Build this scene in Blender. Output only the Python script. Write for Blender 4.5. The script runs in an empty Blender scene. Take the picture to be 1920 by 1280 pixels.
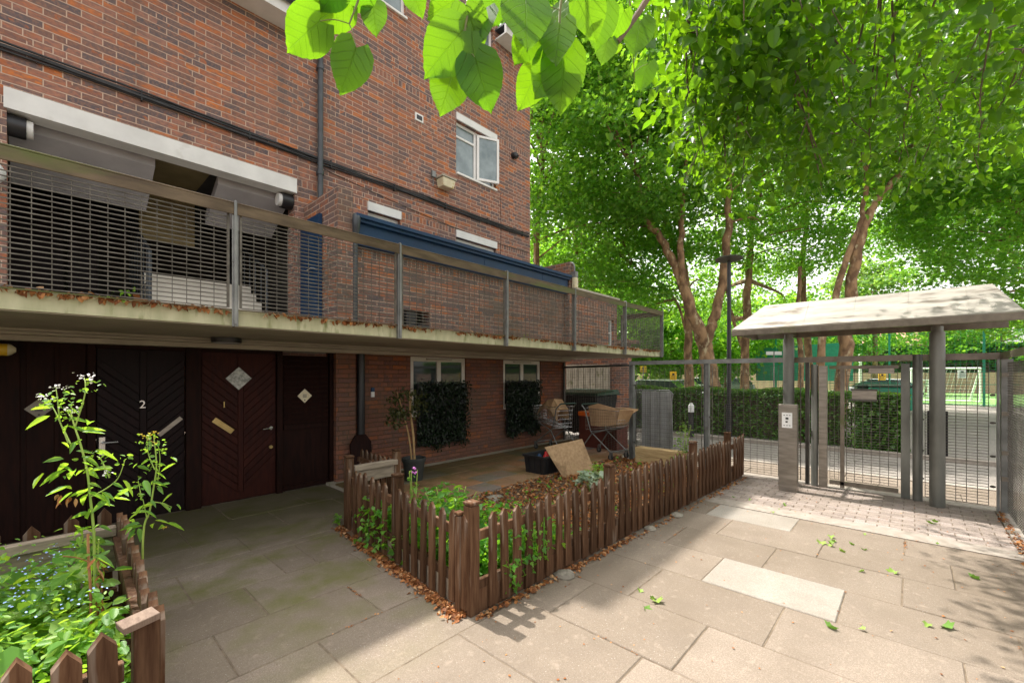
import bpy, math, random
import numpy as np
from mathutils import Vector, Matrix, Euler
random.seed(7); RNG = np.random.default_rng(7)
R = math.radians
scene = bpy.context.scene
COL = scene.collection

# ---------------------------------------------------------------- camera, sky, sun, exposure
F, V1, HY, CX, EYE = 813.0, 1712.0, 703.0, 960.0, 1.7
YAW = math.atan((V1 - CX) / F); CY, SY = math.cos(YAW), math.sin(YAW)
cam_d = bpy.data.cameras.new('camera'); cam = bpy.data.objects.new('camera', cam_d); COL.objects.link(cam)
cam.location = (0, 0, EYE); cam.rotation_euler = (R(90), 0, YAW - R(90))
cam_d.sensor_width = 36; cam_d.lens = F / 1920 * 36; cam_d.shift_y = (HY - 640) / 1920
cam_d.clip_start = 0.05; cam_d.clip_end = 1000
scene.camera = cam
SUN_EL, SUN_AZ = R(61.5), R(-2)          # the sun stands behind the building; azimuth from +Y towards +X
w = bpy.data.worlds.new('World'); scene.world = w; w.use_nodes = True
nt = w.node_tree; bg = nt.nodes['Background']
sky = nt.nodes.new('ShaderNodeTexSky'); sky.sky_type = 'NISHITA'; sky.sun_disc = False
sky.sun_elevation = SUN_EL; sky.sun_rotation = SUN_AZ; sky.dust_density = 4.0; sky.air_density = 1.0; sky.ozone_density = 1.0
hs = nt.nodes.new('ShaderNodeHueSaturation'); hs.inputs['Saturation'].default_value = 0.12; hs.inputs['Value'].default_value = 1.25   # a bright, thinly clouded sky
cl = nt.nodes.new('ShaderNodeMix'); cl.data_type = 'RGBA'; cl.blend_type = 'MULTIPLY'; cl.inputs[0].default_value = 1; cl.inputs[7].default_value = (1.0, .97, .93, 1)
nt.links.new(sky.outputs[0], hs.inputs['Color']); nt.links.new(hs.outputs[0], cl.inputs[6]); nt.links.new(cl.outputs[2], bg.inputs['Color'])
bg.inputs['Strength'].default_value = 0.15
sd = bpy.data.lights.new('sun', 'SUN'); sd.energy = 2.9; sd.angle = R(0.8); sd.color = (1.0, 0.94, 0.86)
sun = bpy.data.objects.new('sun', sd); COL.objects.link(sun)
sdir = Vector((math.sin(SUN_AZ) * math.cos(SUN_EL), math.cos(SUN_AZ) * math.cos(SUN_EL), math.sin(SUN_EL)))
sun.rotation_euler = sdir.to_track_quat('Z', 'Y').to_euler(); sun.location = (0, 20, 30)
scene.view_settings.view_transform = 'Standard'; scene.view_settings.look = 'None'
scene.view_settings.exposure = 1.42; scene.view_settings.gamma = 1.0
scene.cycles.max_bounces = 10; scene.cycles.diffuse_bounces = 5; scene.cycles.transmission_bounces = 6; scene.cycles.transparent_max_bounces = 8
scene.cycles.use_denoising = True

def P(px, py, D):                       # a point D metres ahead of the eye, seen at px, py of the 1920 px photograph
    r = (px - CX) / F; u = (HY - py) / F
    return Vector(((CY + r * SY) * D, (SY - r * CY) * D, EYE + u * D))
def PZ(px, py, Z=0.0):
    u = (HY - py) / F; return P(px, py, (Z - EYE) / u)

# ---------------------------------------------------------------- materials
MATS = {}
def new_mat(name):
    m = bpy.data.materials.new(name); m.use_nodes = True
    return m, m.node_tree, m.node_tree.nodes['Principled BSDF']
def N(nt, t, **kw):
    n = nt.nodes.new(t)
    for k, v in kw.items(): setattr(n, k, v)
    return n
def L(nt, a, b): nt.links.new(a, b)
def mathn(nt, op, a, b=None, c=None):
    n = nt.nodes.new('ShaderNodeMath'); n.operation = op
    for i, v in enumerate((a, b, c)):
        if v is None: continue
        if isinstance(v, (int, float)): n.inputs[i].default_value = v
        else: nt.links.new(v, n.inputs[i])
    return n.outputs[0]
def mixc(nt, fac, a, b, mode='MIX'):
    n = nt.nodes.new('ShaderNodeMix'); n.data_type = 'RGBA'; n.blend_type = mode
    for i, v in ((0, fac), (6, a), (7, b)):
        if isinstance(v, (int, float)): n.inputs[i].default_value = v
        elif isinstance(v, (tuple, list)): n.inputs[i].default_value = (*v[:3], 1)
        else: nt.links.new(v, n.inputs[i])
    return n.outputs[2]
def ramp(nt, fac, stops, const=False):
    n = nt.nodes.new('ShaderNodeValToRGB'); e = n.color_ramp.elements
    if const: n.color_ramp.interpolation = 'CONSTANT'
    while len(e) < len(stops): e.new(0.5)
    for i, (p, c) in enumerate(stops):
        e[i].position = p; e[i].color = (*(c if isinstance(c, (tuple, list)) else (c, c, c)), 1)
    nt.links.new(fac, n.inputs[0]); return n.outputs[0]
def noise(nt, vec, scale, detail=4, rough=.55):
    n = nt.nodes.new('ShaderNodeTexNoise'); n.inputs['Scale'].default_value = scale
    n.inputs['Detail'].default_value = detail; n.inputs['Roughness'].default_value = rough
    nt.links.new(vec, n.inputs['Vector']); return n.outputs[0]
def coords(nt, obj=False, stretch=(1, 1, 1), island=0.0):
    if obj: v = nt.nodes.new('ShaderNodeTexCoord').outputs['Object']
    else: v = nt.nodes.new('ShaderNodeNewGeometry').outputs['Position']
    m = nt.nodes.new('ShaderNodeMapping'); m.inputs['Scale'].default_value = stretch
    nt.links.new(v, m.inputs['Vector'])
    if island:
        g = nt.nodes.new('ShaderNodeNewGeometry'); s = mathn(nt, 'MULTIPLY', g.outputs['Random Per Island'], island)
        c = nt.nodes.new('ShaderNodeCombineXYZ'); nt.links.new(s, c.inputs[0]); nt.links.new(s, c.inputs[2])
        nt.links.new(c.outputs[0], m.inputs['Location'])
    return m.outputs[0]
def bump(nt, bsdf, h, dist=.004, strength=.6):
    b = nt.nodes.new('ShaderNodeBump'); b.inputs['Distance'].default_value = dist; b.inputs['Strength'].default_value = strength
    nt.links.new(h, b.inputs['Height']); nt.links.new(b.outputs[0], bsdf.inputs['Normal'])

def pm(name, ca, cb, scale=6, rough=.7, metal=0.0, bmp=.003, stretch=(1, 1, 1), island=0.0, obj=False, spots=None, var=0.0, lo=.35, hi=.65, spec=.5):
    """noise between two colours, optional darker or mossy spots, optional brightness change per piece"""
    m, t, b = new_mat(name)
    v = coords(t, obj, stretch, island)
    f = noise(t, v, scale, 6)
    f2 = mathn(t, 'SMOOTHSTEP' if False else 'MULTIPLY_ADD', f, 1 / (hi - lo), -lo / (hi - lo))
    c = mixc(t, f2, ca, cb); t.nodes[-1].clamp_factor = True
    if spots:
        sc, col, th = spots
        s = noise(t, v, sc, 5)
        s = ramp(t, s, [(th, 0.0), (min(th + .12, 1), 1.0)])
        c = mixc(t, s, c, col)
    if var:
        g = t.nodes.new('ShaderNodeNewGeometry')
        oi = t.nodes.new('ShaderNodeObjectInfo')
        s = mathn(t, 'FRACT', mathn(t, 'ADD', g.outputs['Random Per Island'], oi.outputs['Random']))
        h = t.nodes.new('ShaderNodeHueSaturation'); L(t, c, h.inputs['Color'])
        L(t, mathn(t, 'MULTIPLY_ADD', s, 2 * var, 1 - var), h.inputs['Value']); c = h.outputs[0]
    L(t, c, b.inputs['Base Color'])
    fine = noise(t, v, scale * 6, 4)
    if isinstance(rough, tuple):
        L(t, mathn(t, 'MULTIPLY_ADD', f, rough[1] - rough[0], rough[0]), b.inputs['Roughness'])
    else: b.inputs['Roughness'].default_value = rough
    b.inputs['Metallic'].default_value = metal; b.inputs['Specular IOR Level'].default_value = spec
    if bmp: bump(t, b, mathn(t, 'ADD', f, mathn(t, 'MULTIPLY', fine, .4)), bmp)
    MATS[name] = m; return m

def brick_mat(name, bands, dark=1.0, weather=0.0, mortar=None):
    m, t, b = new_mat(name)
    g = t.nodes.new('ShaderNodeNewGeometry')
    sp = t.nodes.new('ShaderNodeSeparateXYZ'); L(t, g.outputs['Position'], sp.inputs[0])
    sn = t.nodes.new('ShaderNodeSeparateXYZ'); L(t, g.outputs['True Normal'], sn.inputs[0])
    ax = mathn(t, 'GREATER_THAN', mathn(t, 'ABSOLUTE', sn.outputs[0]), .5)
    u = mathn(t, 'ADD', mathn(t, 'MULTIPLY', sp.outputs[1], ax), mathn(t, 'MULTIPLY', sp.outputs[0], mathn(t, 'SUBTRACT', 1.0, ax)))
    wob = noise(t, g.outputs['Position'], 3.0, 2)
    z = mathn(t, 'ADD', sp.outputs[2], mathn(t, 'MULTIPLY_ADD', wob, .012, -.006))
    def br(bw, rh, off, oz):
        cmb = t.nodes.new('ShaderNodeCombineXYZ'); L(t, u, cmb.inputs[0]); L(t, mathn(t, 'ADD', z, oz), cmb.inputs[1])
        n = t.nodes.new('ShaderNodeTexBrick'); L(t, cmb.outputs[0], n.inputs['Vector'])
        n.offset = off; n.offset_frequency = 2; n.squash = 1.0
        for k, v in (('Color1', (0, 0, 0, 1)), ('Color2', (1, 1, 1, 1)), ('Mortar', (.5, .5, .5, 1))): n.inputs[k].default_value = v
        n.inputs['Scale'].default_value = 1; n.inputs['Mortar Size'].default_value = .0062; n.inputs['Mortar Smooth'].default_value = .25
        n.inputs['Brick Width'].default_value = bw; n.inputs['Row Height'].default_value = rh; n.inputs['Bias'].default_value = 0
        return n
    n1 = br(.285, .075, .4, 0); colr, fac = n1.outputs[0], n1.outputs[1]
    # some courses show half bricks
    n2 = br(.1425, .075, .5, 0)
    hdr = mathn(t, 'GREATER_THAN', noise(t, g.outputs['Position'], 1.7, 2), .585)
    colr = mixc(t, hdr, colr, n2.outputs[0]); fac = mathn(t, 'ADD', mathn(t, 'MULTIPLY', fac, mathn(t, 'SUBTRACT', 1, hdr)), mathn(t, 'MULTIPLY', n2.outputs[1], hdr))
    for z0, z1 in bands:
        n3 = br(.075, z1 - z0, 0, -z0)
        mk = mathn(t, 'MULTIPLY', mathn(t, 'GREATER_THAN', z, z0), mathn(t, 'LESS_THAN', z, z1))
        colr = mixc(t, mk, colr, n3.outputs[0])
        fac = mathn(t, 'ADD', mathn(t, 'MULTIPLY', fac, mathn(t, 'SUBTRACT', 1, mk)), mathn(t, 'MULTIPLY', n3.outputs[1], mk))
    big = noise(t, g.outputs['Position'], .8, 3)
    pal = ramp(t, colr, [(0, (.115, .100, .112)), (.22, (.165, .125, .122)), (.40, (.235, .125, .095)), (.56, (.33, .140, .092)), (.72, (.39, .20, .150)), (.87, (.45, .145, .062)), (1.0, (.62, .20, .055))])
    inn = noise(t, coords(t, False, (1, 1, 2.2)), 16, 5)
    pal = mixc(t, mathn(t, 'MULTIPLY', ramp(t, inn, [(.40, 0.0), (.60, 1.0)]), .62), pal, (.145, .112, .115))
    pal = mixc(t, ramp(t, noise(t, g.outputs['Position'], 9, 2), [(.63, 0.0), (.68, .75)]), pal, (.42, .14, .06))
    inn2 = noise(t, coords(t, False, (1, 1, 1)), 45, 4)
    pal = mixc(t, mathn(t, 'MULTIPLY', ramp(t, inn2, [(.45, 0.0), (.7, 1.0)]), .5), pal, (.42, .21, .13))
    mor = mixc(t, big, (.64, .46, .36), (.48, .36, .28))
    if mortar: mor = mixc(t, big, mortar, tuple(x * .7 for x in mortar)); pal = mixc(t, .55, pal, (.140, .042, .018))  # with its own mortar the brick is darkened too, as painted-in shade
    c = mixc(t, ramp(t, fac, [(.25, 0.0), (.75, 1.0)]), pal, mor)
    wz = ramp(t, big, [(.4, 0.0), (.75, 1.0)])
    c = mixc(t, mathn(t, 'MULTIPLY', wz, .22), c, (.20, .155, .13))
    st = noise(t, coords(t, False, (2.2, 2.2, .22)), 1.6, 5); c = mixc(t, mathn(t, 'MULTIPLY', ramp(t, st, [(.54, 0.0), (.72, 1.0)]), .26), c, (.11, .085, .070))
    if weather: c = mixc(t, mathn(t, 'MULTIPLY', ramp(t, noise(t, g.outputs['Position'], 1.3, 5), [(.45, 0.0), (.7, 1.0)]), weather), c, (.12, .10, .07))
    L(t, c, b.inputs['Base Color']); b.inputs['Roughness'].default_value = .88; b.inputs['Specular IOR Level'].default_value = .1
    h = mathn(t, 'ADD', mathn(t, 'MULTIPLY', mathn(t, 'SUBTRACT', 1, fac), 1.0), mathn(t, 'MULTIPLY', inn2, .35))
    bump(t, b, h, .010, 1.0); MATS[name] = m; return m

def leaf_mat(name, stops, trans, tfac=.5, rough=.45, vein=False, obj=False):
    m, t, b = new_mat(name)
    g = t.nodes.new('ShaderNodeNewGeometry'); oi = t.nodes.new('ShaderNodeObjectInfo')
    rnd = g.outputs['Random Per Island']
    c = ramp(t, rnd, stops)
    v = coords(t, True)
    nn = noise(t, v, 30, 3)
    c = mixc(t, mathn(t, 'MULTIPLY', nn, .35), c, tuple(x * .6 for x in stops[0][1]))
    tc = mixc(t, mathn(t, 'MULTIPLY', rnd, .6), trans, tuple(min(1, x * f) for x, f in zip(trans, (1.5, 1.1, .6))))
    if vein:
        uv = t.nodes.new('ShaderNodeUVMap'); s = t.nodes.new('ShaderNodeSeparateXYZ'); L(t, uv.outputs[0], s.inputs[0])
        au = mathn(t, 'ABSOLUTE', mathn(t, 'SUBTRACT', s.outputs[0], .5))
        k = mathn(t, 'MULTIPLY', mathn(t, 'SUBTRACT', s.outputs[1], mathn(t, 'MULTIPLY', au, .75)), 6.0)
        fr = mathn(t, 'ABSOLUTE', mathn(t, 'SUBTRACT', mathn(t, 'FRACT', k), .5))
        side = ramp(t, fr, [(.0, 1.0), (.07, 0.0)])
        mid = ramp(t, au, [(.0, 1.0), (.02, 0.0)])
        vm = mathn(t, 'MAXIMUM', side, mid)
        c = mixc(t, mathn(t, 'MULTIPLY', vm, .35), c, (.20, .34, .06))
        tc = mixc(t, mathn(t, 'MULTIPLY', vm, .42), tc, (.09, .24, .01))
        cell = t.nodes.new('ShaderNodeTexVoronoi'); cell.feature = 'DISTANCE_TO_EDGE'; cell.inputs['Scale'].default_value = 28
        L(t, uv.outputs[0], cell.inputs['Vector'])
        tc = mixc(t, ramp(t, cell.outputs[0], [(0, .4), (.1, 0.0)]), tc, (.16, .34, .02))
        bump(t, b, mathn(t, 'SUBTRACT', 1, vm), .003, .9)
    L(t, c, b.inputs['Base Color']); b.inputs['Roughness'].default_value = rough; b.inputs['Specular IOR Level'].default_value = .4
    tr = t.nodes.new('ShaderNodeBsdfTranslucent'); L(t, tc, tr.inputs[0])
    mx = t.nodes.new('ShaderNodeMixShader'); mx.inputs[0].default_value = tfac
    out = t.nodes['Material Output']
    L(t, b.outputs[0], mx.inputs[1]); L(t, tr.outputs[0], mx.inputs[2]); L(t, mx.outputs[0], out.inputs[0])
    MATS[name] = m; return m

def glass_mat(name, base, rough=.04, mottled=None):
    m, t, b = new_mat(name)
    if mottled:
        v = coords(t); c = mixc(t, ramp(t, noise(t, v, 26 if rough > .1 else 3.5, 5), [(.35, 0.0), (.65, 1.0)]), base, mottled); L(t, c, b.inputs['Base Color'])
        bump(t, b, noise(t, v, 40 if rough > .1 else 4, 2), .004, .5 if rough > .1 else .15)
    else: b.inputs['Base Color'].default_value = (*base, 1)
    b.inputs['Roughness'].default_value = rough; b.inputs['IOR'].default_value = 1.6; b.inputs['Coat Weight'].default_value = .6; b.inputs['Coat Roughness'].default_value = .02
    MATS[name] = m; return m

BANDS = [(3.375, 3.4875), (4.5, 4.6125), (6.825, 6.9375)]
brick_mat('brick', BANDS)
brick_mat('old_brick', BANDS[:1], weather=.55)
brick_mat('shade_brick', [], weather=.5, mortar=(.13, .075, .045))  # lower wall brick with the shade under the walkway put into its colour
pm('picket_wood', (.062, .028, .014), (.130, .070, .038), 5, .85, spec=.15, bmp=.003, stretch=(9, 9, .8), island=9, obj=True, spots=(2.2, (.19, .14, .105), .56), var=.32)
pm('picket_grain', (.15, .10, .072), (.24, .17, .125), 6, .85, bmp=.003, stretch=(12, 4, 1), island=7, obj=True, var=.15)
pm('weathered_wood', (.22, .175, .13), (.34, .275, .205), 5, .85, bmp=.003, stretch=(1.2, 8, 8), spots=(2, (.12, .09, .07), .62))
pm('sleeper_wood', (.36, .24, .11), (.52, .38, .19), 5, .8, stretch=(6, 1, 6), spots=(2.5, (.23, .14, .07), .66))
pm('dark_wood', (.010, .0035, .0025), (.022, .007, .0045), 4, (.55, .75), spec=.12, bmp=.001, stretch=(6, 6, .8))
pm('door_wood', (.024, .0055, .004), (.042, .010, .006), 5, (.5, .7), spec=.15, bmp=.001, stretch=(6, 6, .8), var=.15)
pm('black_door_wood', (.007, .003, .003), (.014, .006, .006), 5, (.45, .65), spec=.15, bmp=.001, stretch=(6, 6, .8), var=.2)
pm('column_steel', (.12, .122, .108), (.23, .232, .21), 3, (.4, .6), .45, .0008, stretch=(1, 1, .4), spots=(4, (.26, .25, .22), .64))
pm('steel', (.17, .172, .168), (.28, .285, .275), 5, (.35, .6), .55, .0008, spots=(3.0, (.17, .15, .13), .62))
pm('wire_steel', (.085, .075, .060), (.17, .155, .13), 12, .55, .4, 0)
pm('brown_steel', (.14, .115, .09), (.23, .195, .155), 7, (.35, .55), .45, .0008, stretch=(1, 1, 1), spots=(2.5, (.11, .12, .04), .58))
pm('dark_steel', (.07, .062, .055), (.13, .12, .105), 6, (.4, .6), .4, .0008, spots=(3, (.16, .10, .07), .63))
pm('stainless', (.23, .205, .175), (.34, .305, .265), 4, (.3, .45), .8, .0006, stretch=(1, 1, 6), spots=(5, (.22, .18, .15), .66))
pm('rail_metal', (.080, .054, .030), (.16, .115, .068), 7, (.4, .65), .35, .001, stretch=(.5, 2, 2), spots=(1.8, (.10, .11, .03), .52))
pm('zinc_roof', (.24, .22, .19), (.36, .335, .295), 2.5, .6, .15, .001, stretch=(3, .8, 4), spots=(2.6, (.13, .105, .08), .55))
pm('soffit_paint', (.34, .30, .235), (.42, .375, .30), 2.5, .8, 0, .001, spots=(1.6, (.26, .215, .16), .58))
pm('deck_fascia', (.44, .44, .27), (.58, .56, .38), 4, .85, 0, .002, stretch=(2.5, 1, .7), spots=(3.5, (.24, .25, .11), .56))
pm('deck_concrete', (.30, .285, .26), (.42, .40, .36), 4, .85)
pm('coping_stone', (.36, .33, .26), (.48, .44, .36), 6, .85, spots=(4, (.18, .19, .09), .6))
pm('upvc', (.74, .73, .70), (.82, .81, .79), 3, .35, 0, 0)
pm('cream_upvc', (.56, .52, .45), (.64, .60, .52), 3, .4, 0, 0)
pm('white_lintel', (.66, .66, .64), (.78, .78, .76), 3, .6, 0, .001, spots=(2, (.50, .49, .44), .62))
pm('navy_paint', (.001, .026, .080), (.003, .040, .110), 3, (.45, .6), 0, .0005, spots=(5, (.02, .05, .09), .68))
pm('grey_plaster', (.36, .35, .37), (.43, .42, .44), 3, .9)
pm('pale_floor', (.66, .62, .54), (.75, .71, .62), 5, .85)
pm('ochre_plaster', (.20, .155, .07), (.27, .21, .10), 3, .9)
pm('black_plastic', (.012, .012, .014), (.022, .022, .025), 5, (.3, .5), 0, .0005)
pm('pipe_paint', (.035, .042, .050), (.065, .075, .085), 5, (.3, .5), 0, .0005)
pm('cable', (.010, .010, .011), (.025, .024, .025), 8, .5, 0, .001)
pm('yellow_plastic', (.55, .33, .015), (.68, .43, .03), 5, .4, 0, 0)
pm('orange_plastic', (.65, .10, .01), (.75, .15, .02), 5, .4, 0, 0)
pm('red_plastic', (.55, .02, .02), (.65, .04, .03), 5, .4, 0, 0)
pm('white_plastic', (.70, .70, .68), (.80, .80, .78), 5, .4, 0, 0)
pm('pale_diffuser', (.62, .55, .36), (.74, .68, .48), 9, .35, 0, 0, spots=(9, (.45, .30, .05), .56))
pm('brass', (.46, .33, .12), (.58, .43, .18), 8, .35, .7, 0)
pm('chrome', (.55, .55, .54), (.66, .66, .65), 8, .25, .9, 0)
pm('dark_green_plastic', (.008, .035, .022), (.014, .05, .032), 5, .4, 0, 0)
pm('cardboard', (.38, .225, .115), (.50, .32, .175), 5, .9, 0, .002, spots=(3, (.24, .14, .075), .6))
pm('chipboard', (.30, .19, .10), (.42, .275, .15), 22, .85, 0, .001, spots=(3, (.20, .12, .06), .56))
pm('lilac_plastic', (.42, .38, .55), (.5, .46, .62), 5, .5, 0, 0)
pm('galvanised_sheet', (.34, .345, .34), (.46, .465, .455), 5, .5, .3, .001)
pm('hall_shade', (.045, .040, .036), (.075, .068, .06), 3, .9)  # plaster of the stair hall, its shade put into the dark colour
pm('rust_red', (.075, .014, .008), (.12, .025, .014), 5, .6)
pm('joint_dirt', (.105, .078, .052), (.20, .155, .11), 14, .95, 0, .004)
pm('soil', (.085, .052, .030), (.16, .10, .06), 9, .95, 0, .02, spots=(5, (.05, .035, .02), .55))
pm('stone', (.20, .18, .145), (.30, .27, .22), 8, .9, 0, .004, spots=(6, (.22, .22, .12), .6))
pm('asphalt', (.19, .17, .15), (.26, .235, .21), 30, .9, 0, .002, spots=(.5, (.15, .135, .12), .55))
pm('kerb_stone', (.25, .215, .18), (.33, .29, .25), 10, .85)
pm('turf', (.14, .30, .07), (.20, .38, .10), 20, .95, 0, .004)
pm('green_paint', (.015, .22, .13), (.025, .28, .17), 6, .4, 0, 0)
pm('house_brick', (.32, .20, .155), (.44, .29, .23), 12, .9)
pm('house_roof', (.46, .22, .17), (.56, .30, .24), 9, .9)
pm('car_paint', (.70, .71, .72), (.78, .79, .80), 2, .2, .1, 0)
pm('grey_car_paint', (.20, .22, .24), (.28, .30, .32), 2, .2, .3, 0)
pm('tyre', (.015, .015, .015), (.03, .03, .03), 9, .8)
pm('sign_yellow', (.85, .52, .01), (.95, .60, .02), 3, .4, 0, 0)
pm('sign_white', (.80, .80, .80), (.86, .86, .85), 3, .4, 0, 0)
pm('print_black', (.02, .02, .02), (.03, .03, .03), 3, .5, 0, 0)
pm('bark', (.15, .085, .045), (.34, .21, .11), 5, .9, 0, .03, stretch=(1, 1, .55), obj=True, spots=(6, (.50, .42, .26), .57), lo=.4, hi=.6)
pm('dark_bark', (.09, .065, .045), (.17, .125, .085), 6, .9, 0, .015, stretch=(1, 1, .4), obj=True)
pm('green_stem', (.22, .33, .05), (.32, .42, .08), 5, .6, 0, 0, obj=True)
pm('brown_stem', (.25, .10, .04), (.36, .18, .07), 9, .8, 0, .002, obj=True)
pm('twig', (.12, .12, .04), (.17, .19, .05), 9, .7, 0, 0, obj=True)
pm('pale_cane', (.34, .21, .09), (.44, .29, .13), 6, .7, 0, 0, stretch=(1, 1, 3))
pm('petal_white', (.80, .78, .74), (.88, .86, .84), 9, .7, 0, 0)
pm('petal_blue', (.30, .45, .85), (.42, .55, .92), 9, .7, 0, 0)
pm('petal_pink', (.65, .20, .60), (.75, .30, .70), 9, .7, 0, 0)
pm('shadecloth', (.10, .13, .12), (.14, .17, .155), 20, .9, 0, 0)
pm('terracotta_dark', (.03, .035, .035), (.05, .055, .055), 6, .6)
glass_mat('window_glass', (.03, .045, .045))
glass_mat('pale_glass', (.12, .17, .18), .04, (.24, .30, .31))
glass_mat('frosted_glass', (.20, .22, .19), .15, (.48, .50, .45))
leaf_mat('lime_leaf', [(0, (.013, .052, .005)), (.55, (.030, .105, .009)), (.85, (.06, .16, .014)), (1, (.14, .27, .022))], (.20, .46, .010), .46, .34)
leaf_mat('lime_leaf_near', [(0, (.022, .08, .008)), (.5, (.045, .14, .013)), (1, (.09, .22, .02))], (.19, .45, .008), .50, .38, vein=True)
leaf_mat('plane_leaf', [(0, (.050, .165, .024)), (.5, (.09, .25, .036)), (.9, (.18, .36, .05)), (1, (.30, .44, .12))], (.29, .63, .04), .49, .28)
leaf_mat('pale_leaf', [(0, (.07, .17, .04)), (1, (.16, .30, .08))], (.30, .55, .08), .45, .5)
leaf_mat('hedge_leaf', [(0, (.035, .11, .020)), (.6, (.07, .18, .032)), (1, (.16, .29, .05))], (.22, .46, .04), .35, .4)
leaf_mat('dark_leaf', [(0, (.006, .013, .005)), (.7, (.014, .032, .012)), (.9, (.03, .055, .022)), (1, (.10, .11, .08))], (.02, .05, .01), .2, .35)
leaf_mat('herb_leaf', [(0, (.08, .21, .035)), (.6, (.15, .33, .05)), (1, (.30, .46, .08))], (.42, .75, .06), .45, .45)
leaf_mat('ivy_leaf', [(0, (.05, .17, .025)), (.6, (.10, .29, .035)), (1, (.24, .42, .07))], (.32, .70, .04), .45, .4)
leaf_mat('silver_leaf', [(0, (.26, .36, .24)), (1, (.50, .58, .44))], (.4, .5, .3), .3, .5)
leaf_mat('olive_leaf', [(0, (.035, .045, .015)), (1, (.10, .11, .035))], (.1, .14, .03), .3, .4)
leaf_mat('dry_leaf', [(0, (.14, .050, .018)), (.35, (.34, .12, .035)), (.75, (.50, .22, .07)), (1, (.60, .38, .20))], (.3, .12, .03), .15, .75)
leaf_mat('yellow_leaf', [(0, (.50, .46, .06)), (1, (.62, .38, .06))], (.6, .5, .05), .35, .6)
leaf_mat('fallen_green', [(0, (.12, .26, .04)), (1, (.30, .42, .08))], (.2, .4, .05), .2, .6)
M = MATS

def flag_mat(name, cols, moss=True):
    m, t, b = new_mat(name)
    g = t.nodes.new('ShaderNodeNewGeometry'); pos = g.outputs['Position']
    c = ramp(t, g.outputs['Random Per Island'], cols)
    n1 = noise(t, pos, 3.0, 6); n2 = noise(t, pos, 90, 4, .7); n3 = noise(t, pos, 12, 5)
    c = mixc(t, mathn(t, 'MULTIPLY', ramp(t, n2, [(.42, 0.0), (.56, 1.0)]), .55), c, tuple(x * .55 for x in cols[0][1]))
    c = mixc(t, mathn(t, 'MULTIPLY', ramp(t, n2, [(.58, 0.0), (.68, 1.0)]), .5), c, (.62, .56, .48))
    c = mixc(t, mathn(t, 'MULTIPLY', ramp(t, n1, [(.42, 0.0), (.68, 1.0)]), .35), c, tuple(x * .66 for x in cols[0][1]))
    c = mixc(t, mathn(t, 'MULTIPLY', ramp(t, n3, [(.58, 0.0), (.75, 1.0)]), .30), c, (.48, .40, .32))
    n4 = noise(t, pos, .7, 7, .65); c = mixc(t, mathn(t, 'MULTIPLY', ramp(t, n4, [(.44, 0.0), (.62, 1.0)]), .38), c, (.15, .118, .085))
    n5 = noise(t, pos, 26, 3); c = mixc(t, mathn(t, 'MULTIPLY', ramp(t, n5, [(.70, 0.0), (.74, 1.0)]), .5), c, (.10, .075, .05))
    if moss:
        sp = t.nodes.new('ShaderNodeSeparateXYZ'); L(t, pos, sp.inputs[0])
        wet = mathn(t, 'MULTIPLY', ramp(t, mathn(t, 'MULTIPLY', sp.outputs[1], .14), [(.28, 0.0), (.50, 1.0)]), mathn(t, 'LESS_THAN', sp.outputs[0], 7.9))
        grn = ramp(t, noise(t, pos, 2.1, 6), [(.45, 0.0), (.66, 1.0)])
        c = mixc(t, mathn(t, 'MULTIPLY', mathn(t, 'MULTIPLY', wet, grn), .8 if moss is True else .5), c, (.125, .130, .035))
        near_wall = ramp(t, mathn(t, 'MULTIPLY', mathn(t, 'ADD', sp.outputs[1], mathn(t, 'MULTIPLY', n1, .8)), .1), [(.50 if moss is True else .56, 0.0), (.60 if moss is True else .63, 1.0)])
        c = mixc(t, mathn(t, 'MULTIPLY', near_wall, mathn(t, 'MULTIPLY', mathn(t, 'LESS_THAN', sp.outputs[0], 9.6), .62)), c, (.075, .070, .028))  # dark olive tone that grows towards the doors
    L(t, c, b.inputs['Base Color']); b.inputs['Roughness'].default_value = .9; b.inputs['Specular IOR Level'].default_value = .15
    bump(t, b, mathn(t, 'ADD', n2, n3), .003, .5); MATS[name] = m; return m
flag_mat('flagstone', [(0, (.215, .174, .136)), (.5, (.25, .205, .163)), (1, (.295, .242, .195))])
flag_mat('pale_flagstone', [(0, (.335, .305, .265)), (1, (.36, .33, .29))], moss=False)
flag_mat('paver', [(0, (.27, .225, .20)), (.5, (.36, .30, .26)), (1, (.42, .36, .33))], moss=False)
flag_mat('patio_tile', [(0, (.40, .20, .105)), (.35, (.44, .27, .15)), (.45, (.22, .21, .20)), (.6, (.22, .21, .20)), (.65, (.46, .25, .13)), (1, (.36, .22, .13))], moss='patio')

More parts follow.
